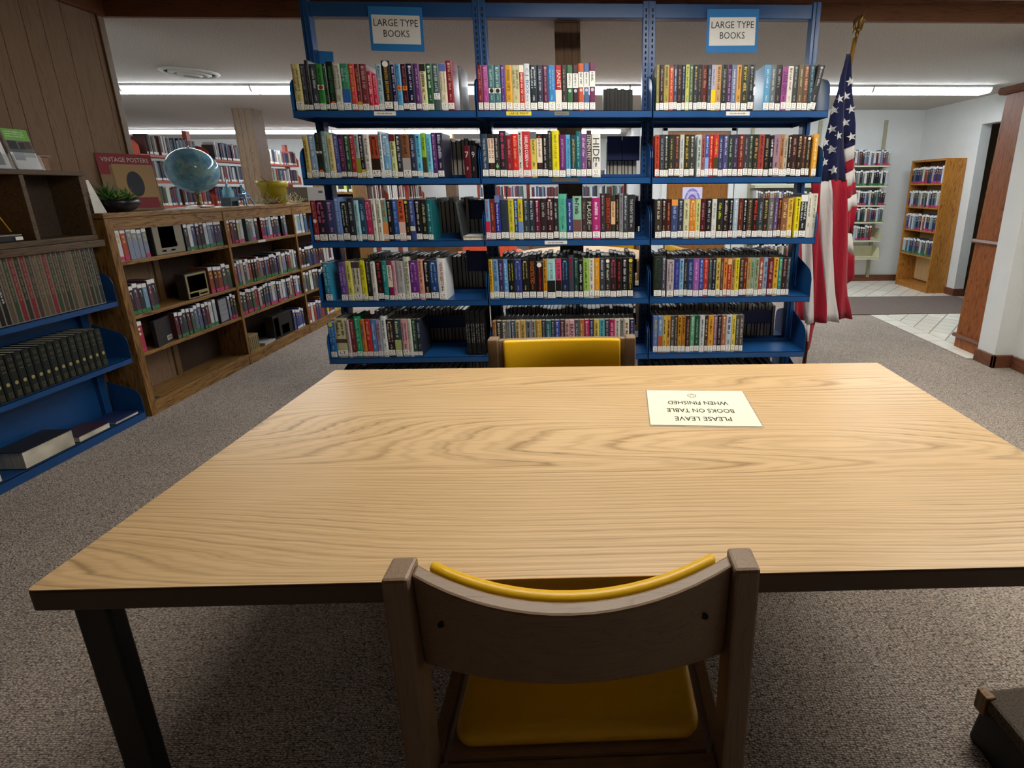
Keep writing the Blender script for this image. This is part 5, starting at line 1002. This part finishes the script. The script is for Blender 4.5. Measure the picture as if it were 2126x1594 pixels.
for x in (-2.1, -1.15, -.2):
    for z in (1.43, 1.12, .8, .47):
        MB().box(x+.98, x+1.87, -.24, 0, z-.03, z).build('shelf', MT['orange'], rx)
wd2 = empty('far_oak_bookcase', (-3.0, 5.85, 0)); tag(wd2, 'plain oak bookcase end seen through the shelf next to the globe', 'bookcase')
MB().box(-.14, .02, 0, .3, 0, 1.55).build('end_panel', MT['oak'], wd2); MB().box(.30, .33, 0, .3, 0, 1.55).build('upright', MT['oak'], wd2)
MB().box(.02, .30, .27, .28, 0, 1.55).build('back_board', MT['black'], wd2)
for z in (.4, .85, 1.28): MB().box(.02, .30, .01, .27, z-.02, z).build('shelf', MT['oak_x'], wd2)
# far books: too small to tell apart
m = MB(); rng = random.Random(77); FP = ['b8b4ac', '2c3450', '8a3430', '2a2a2c', '9a8c6c', '3a4a6a', '6a2c34', '6a7a88', '3a3a40', '405a48', '80848c', '4a3a4a', 'c0bcb4', '4a2c28']
def fill(ax, fixed, a0, a1, z, h_, face, pal=FP):
    a = a0
    while a < a1:
        w_ = rng.uniform(.018, .038); hh = h_*rng.uniform(.82, 1); c = rng.choice(pal); d = .17; s = rng.uniform(0, .02)
        if rng.random() < .94:
            if ax == 'Y': x0, x1 = sorted((fixed-face*s, fixed-face*(s+d))); m.box(x0, x1, a, a+w_-.002, z, z+hh, 0, c); xf = fixed-face*s+face*.001; m.add([(xf, a, z+.005), (xf, a+w_-.002, z+.005), (xf, a+w_-.002, z+.035), (xf, a, z+.035)], [(0, 1, 2, 3)], 0, 'dcdcd8')
            else: m.box(a, a+w_-.002, fixed+s, fixed+s+d, z, z+hh, 0, c); yf = fixed+s-.001; m.add([(a, yf, z+.005), (a+w_-.002, yf, z+.005), (a+w_-.002, yf, z+.035), (a, yf, z+.035)], [(0, 1, 2, 3)], 0, 'dcdcd8')
        a += w_
for z in AZ:
    for a, b in ((6.48, 7.5), (7.62, 8.7), (8.8, 9.85)): fill('Y', -5.51, a+(.12 if z == AZ[0] else 0), b-rng.uniform(0, .15), z+.001, .25, 1)
for z in (1.13, .8, .46):
    for a, b in ((7.5, 8.35), (8.45, 9.3), (9.4, 10.25)): fill('Y', -3.32, a, b-.05, z+.001, .26, 1, ['3a2420', '2c1c18', 'c8c4bc', 'a03c30', '5a3a2c', 'd0d0cc'] if z > 1 else FP)
for z in (1.43, 1.12, .8, .47):
    for x in (-2.1, -1.15, -.2): fill('X', 9.57, x+.06, x+.88, z+.001, .24, 1)
fill('X', 5.87, -2.97, -2.71, 1.281, .22, 1, ['30342c', 'c0d060', '2a2a2a', 'c8c4b0', 'd08a8a'])
o = m.build('far_room_books', MT['print']); tag(o, 'rows of distant books on the orange shelves', 'books', None, 'stuff')
# sign flags and boards on the far wall
for k, (x, y, z) in enumerate(((-4.55, 8.6, 1.62), (-4.2, 9.4, 1.45))):
    o = MB().prism([(0, .02), (.3, .0), (.3, .07), (.26, .09), (0, .05)], 'Y', 0, .004, 0, 'e8e8e4').build('range_sign', MT['print'], None, (x, y, z)); tag(o, 'white pointed shelf sign %s' % ('above the yellow pot' if k else 'left of the yellow pot, higher one'), 'sign')
# round table with chairs
rt = empty('round_table', (-.07, 4.42, 0)); tag(rt, 'round light wood table glimpsed through the middle bay', 'table')
MB().lathe([(.58, .705), (.6, .712), (.6, .73), (.592, .737), (.02, .738)], (0, 0, 0), 48).build('table_top', wood('light_laminate', 'b08858', 'd8b486', 'e0be92', 'X', .35), rt, smooth=False)
MB().lathe([(.06, .03), (.04, .1), (.04, .7), (.1, .706)], (0, 0, 0), 16).build('pedestal', MT['black'], rt)
for a in range(4): MB().box(0, .3, -.03, .03, 0, .04).build('foot', MT['black'], rt, None, (0, 0, a*PI/2+.4))
for (x, y, rz, lab) in ((.30, 5.3, PI-.2, 'yellow vinyl chair behind the round table, between pillar and return wall'), (.80, 4.45, PI/2+.2, 'yellow vinyl chair at the side of the round table near the wooden door')):
    c_ = copy_tree(c1); c_.location = (x, y, 0); c_.rotation_euler = (0, 0, rz); c_['label'] = lab; c_['group'] = 'yellow chairs around the round table'
ob = empty('orange_armchair', (-1.12, 5.75, 0), .3); tag(ob, 'orange vinyl armchair beyond the blue shelf unit', 'armchair')
om = plain('orange_vinyl', 'd8603a', .4)
MB().box(-.3, .3, -.28, .28, .22, .4).build('seat', om, ob, bevel=.03); MB().box(-.32, .32, .2, .32, .3, .8).build('backrest', om, ob, bevel=.03)
for s in (-1, 1): MB().box(s*.34-.05, s*.34+.05, -.28, .3, .2, .58).build('armrest', om, ob, bevel=.02)
for s in (-1, 1):
    for q in (-1, 1): MB().box(s*.28-.02, s*.28+.02, q*.24-.02, q*.24+.02, 0, .22).build('leg', MT['black'], ob)
lo = empty('leather_armchair', (-2.0, 7.0, 0), -.2); tag(lo, 'brown leather armchair far behind the blue shelf unit', 'armchair')
lm = plain('brown_leather', '7a5432', .4, 0, .2, 12)
MB().box(-.32, .32, -.3, .3, .15, .42).build('seat', lm, lo, bevel=.04); MB().box(-.36, .36, .2, .38, .2, .85).build('backrest', lm, lo, bevel=.06)
for s in (-1, 1): MB().box(s*.38-.07, s*.38+.07, -.3, .34, 0, .6).build('armrest', lm, lo, bevel=.05)
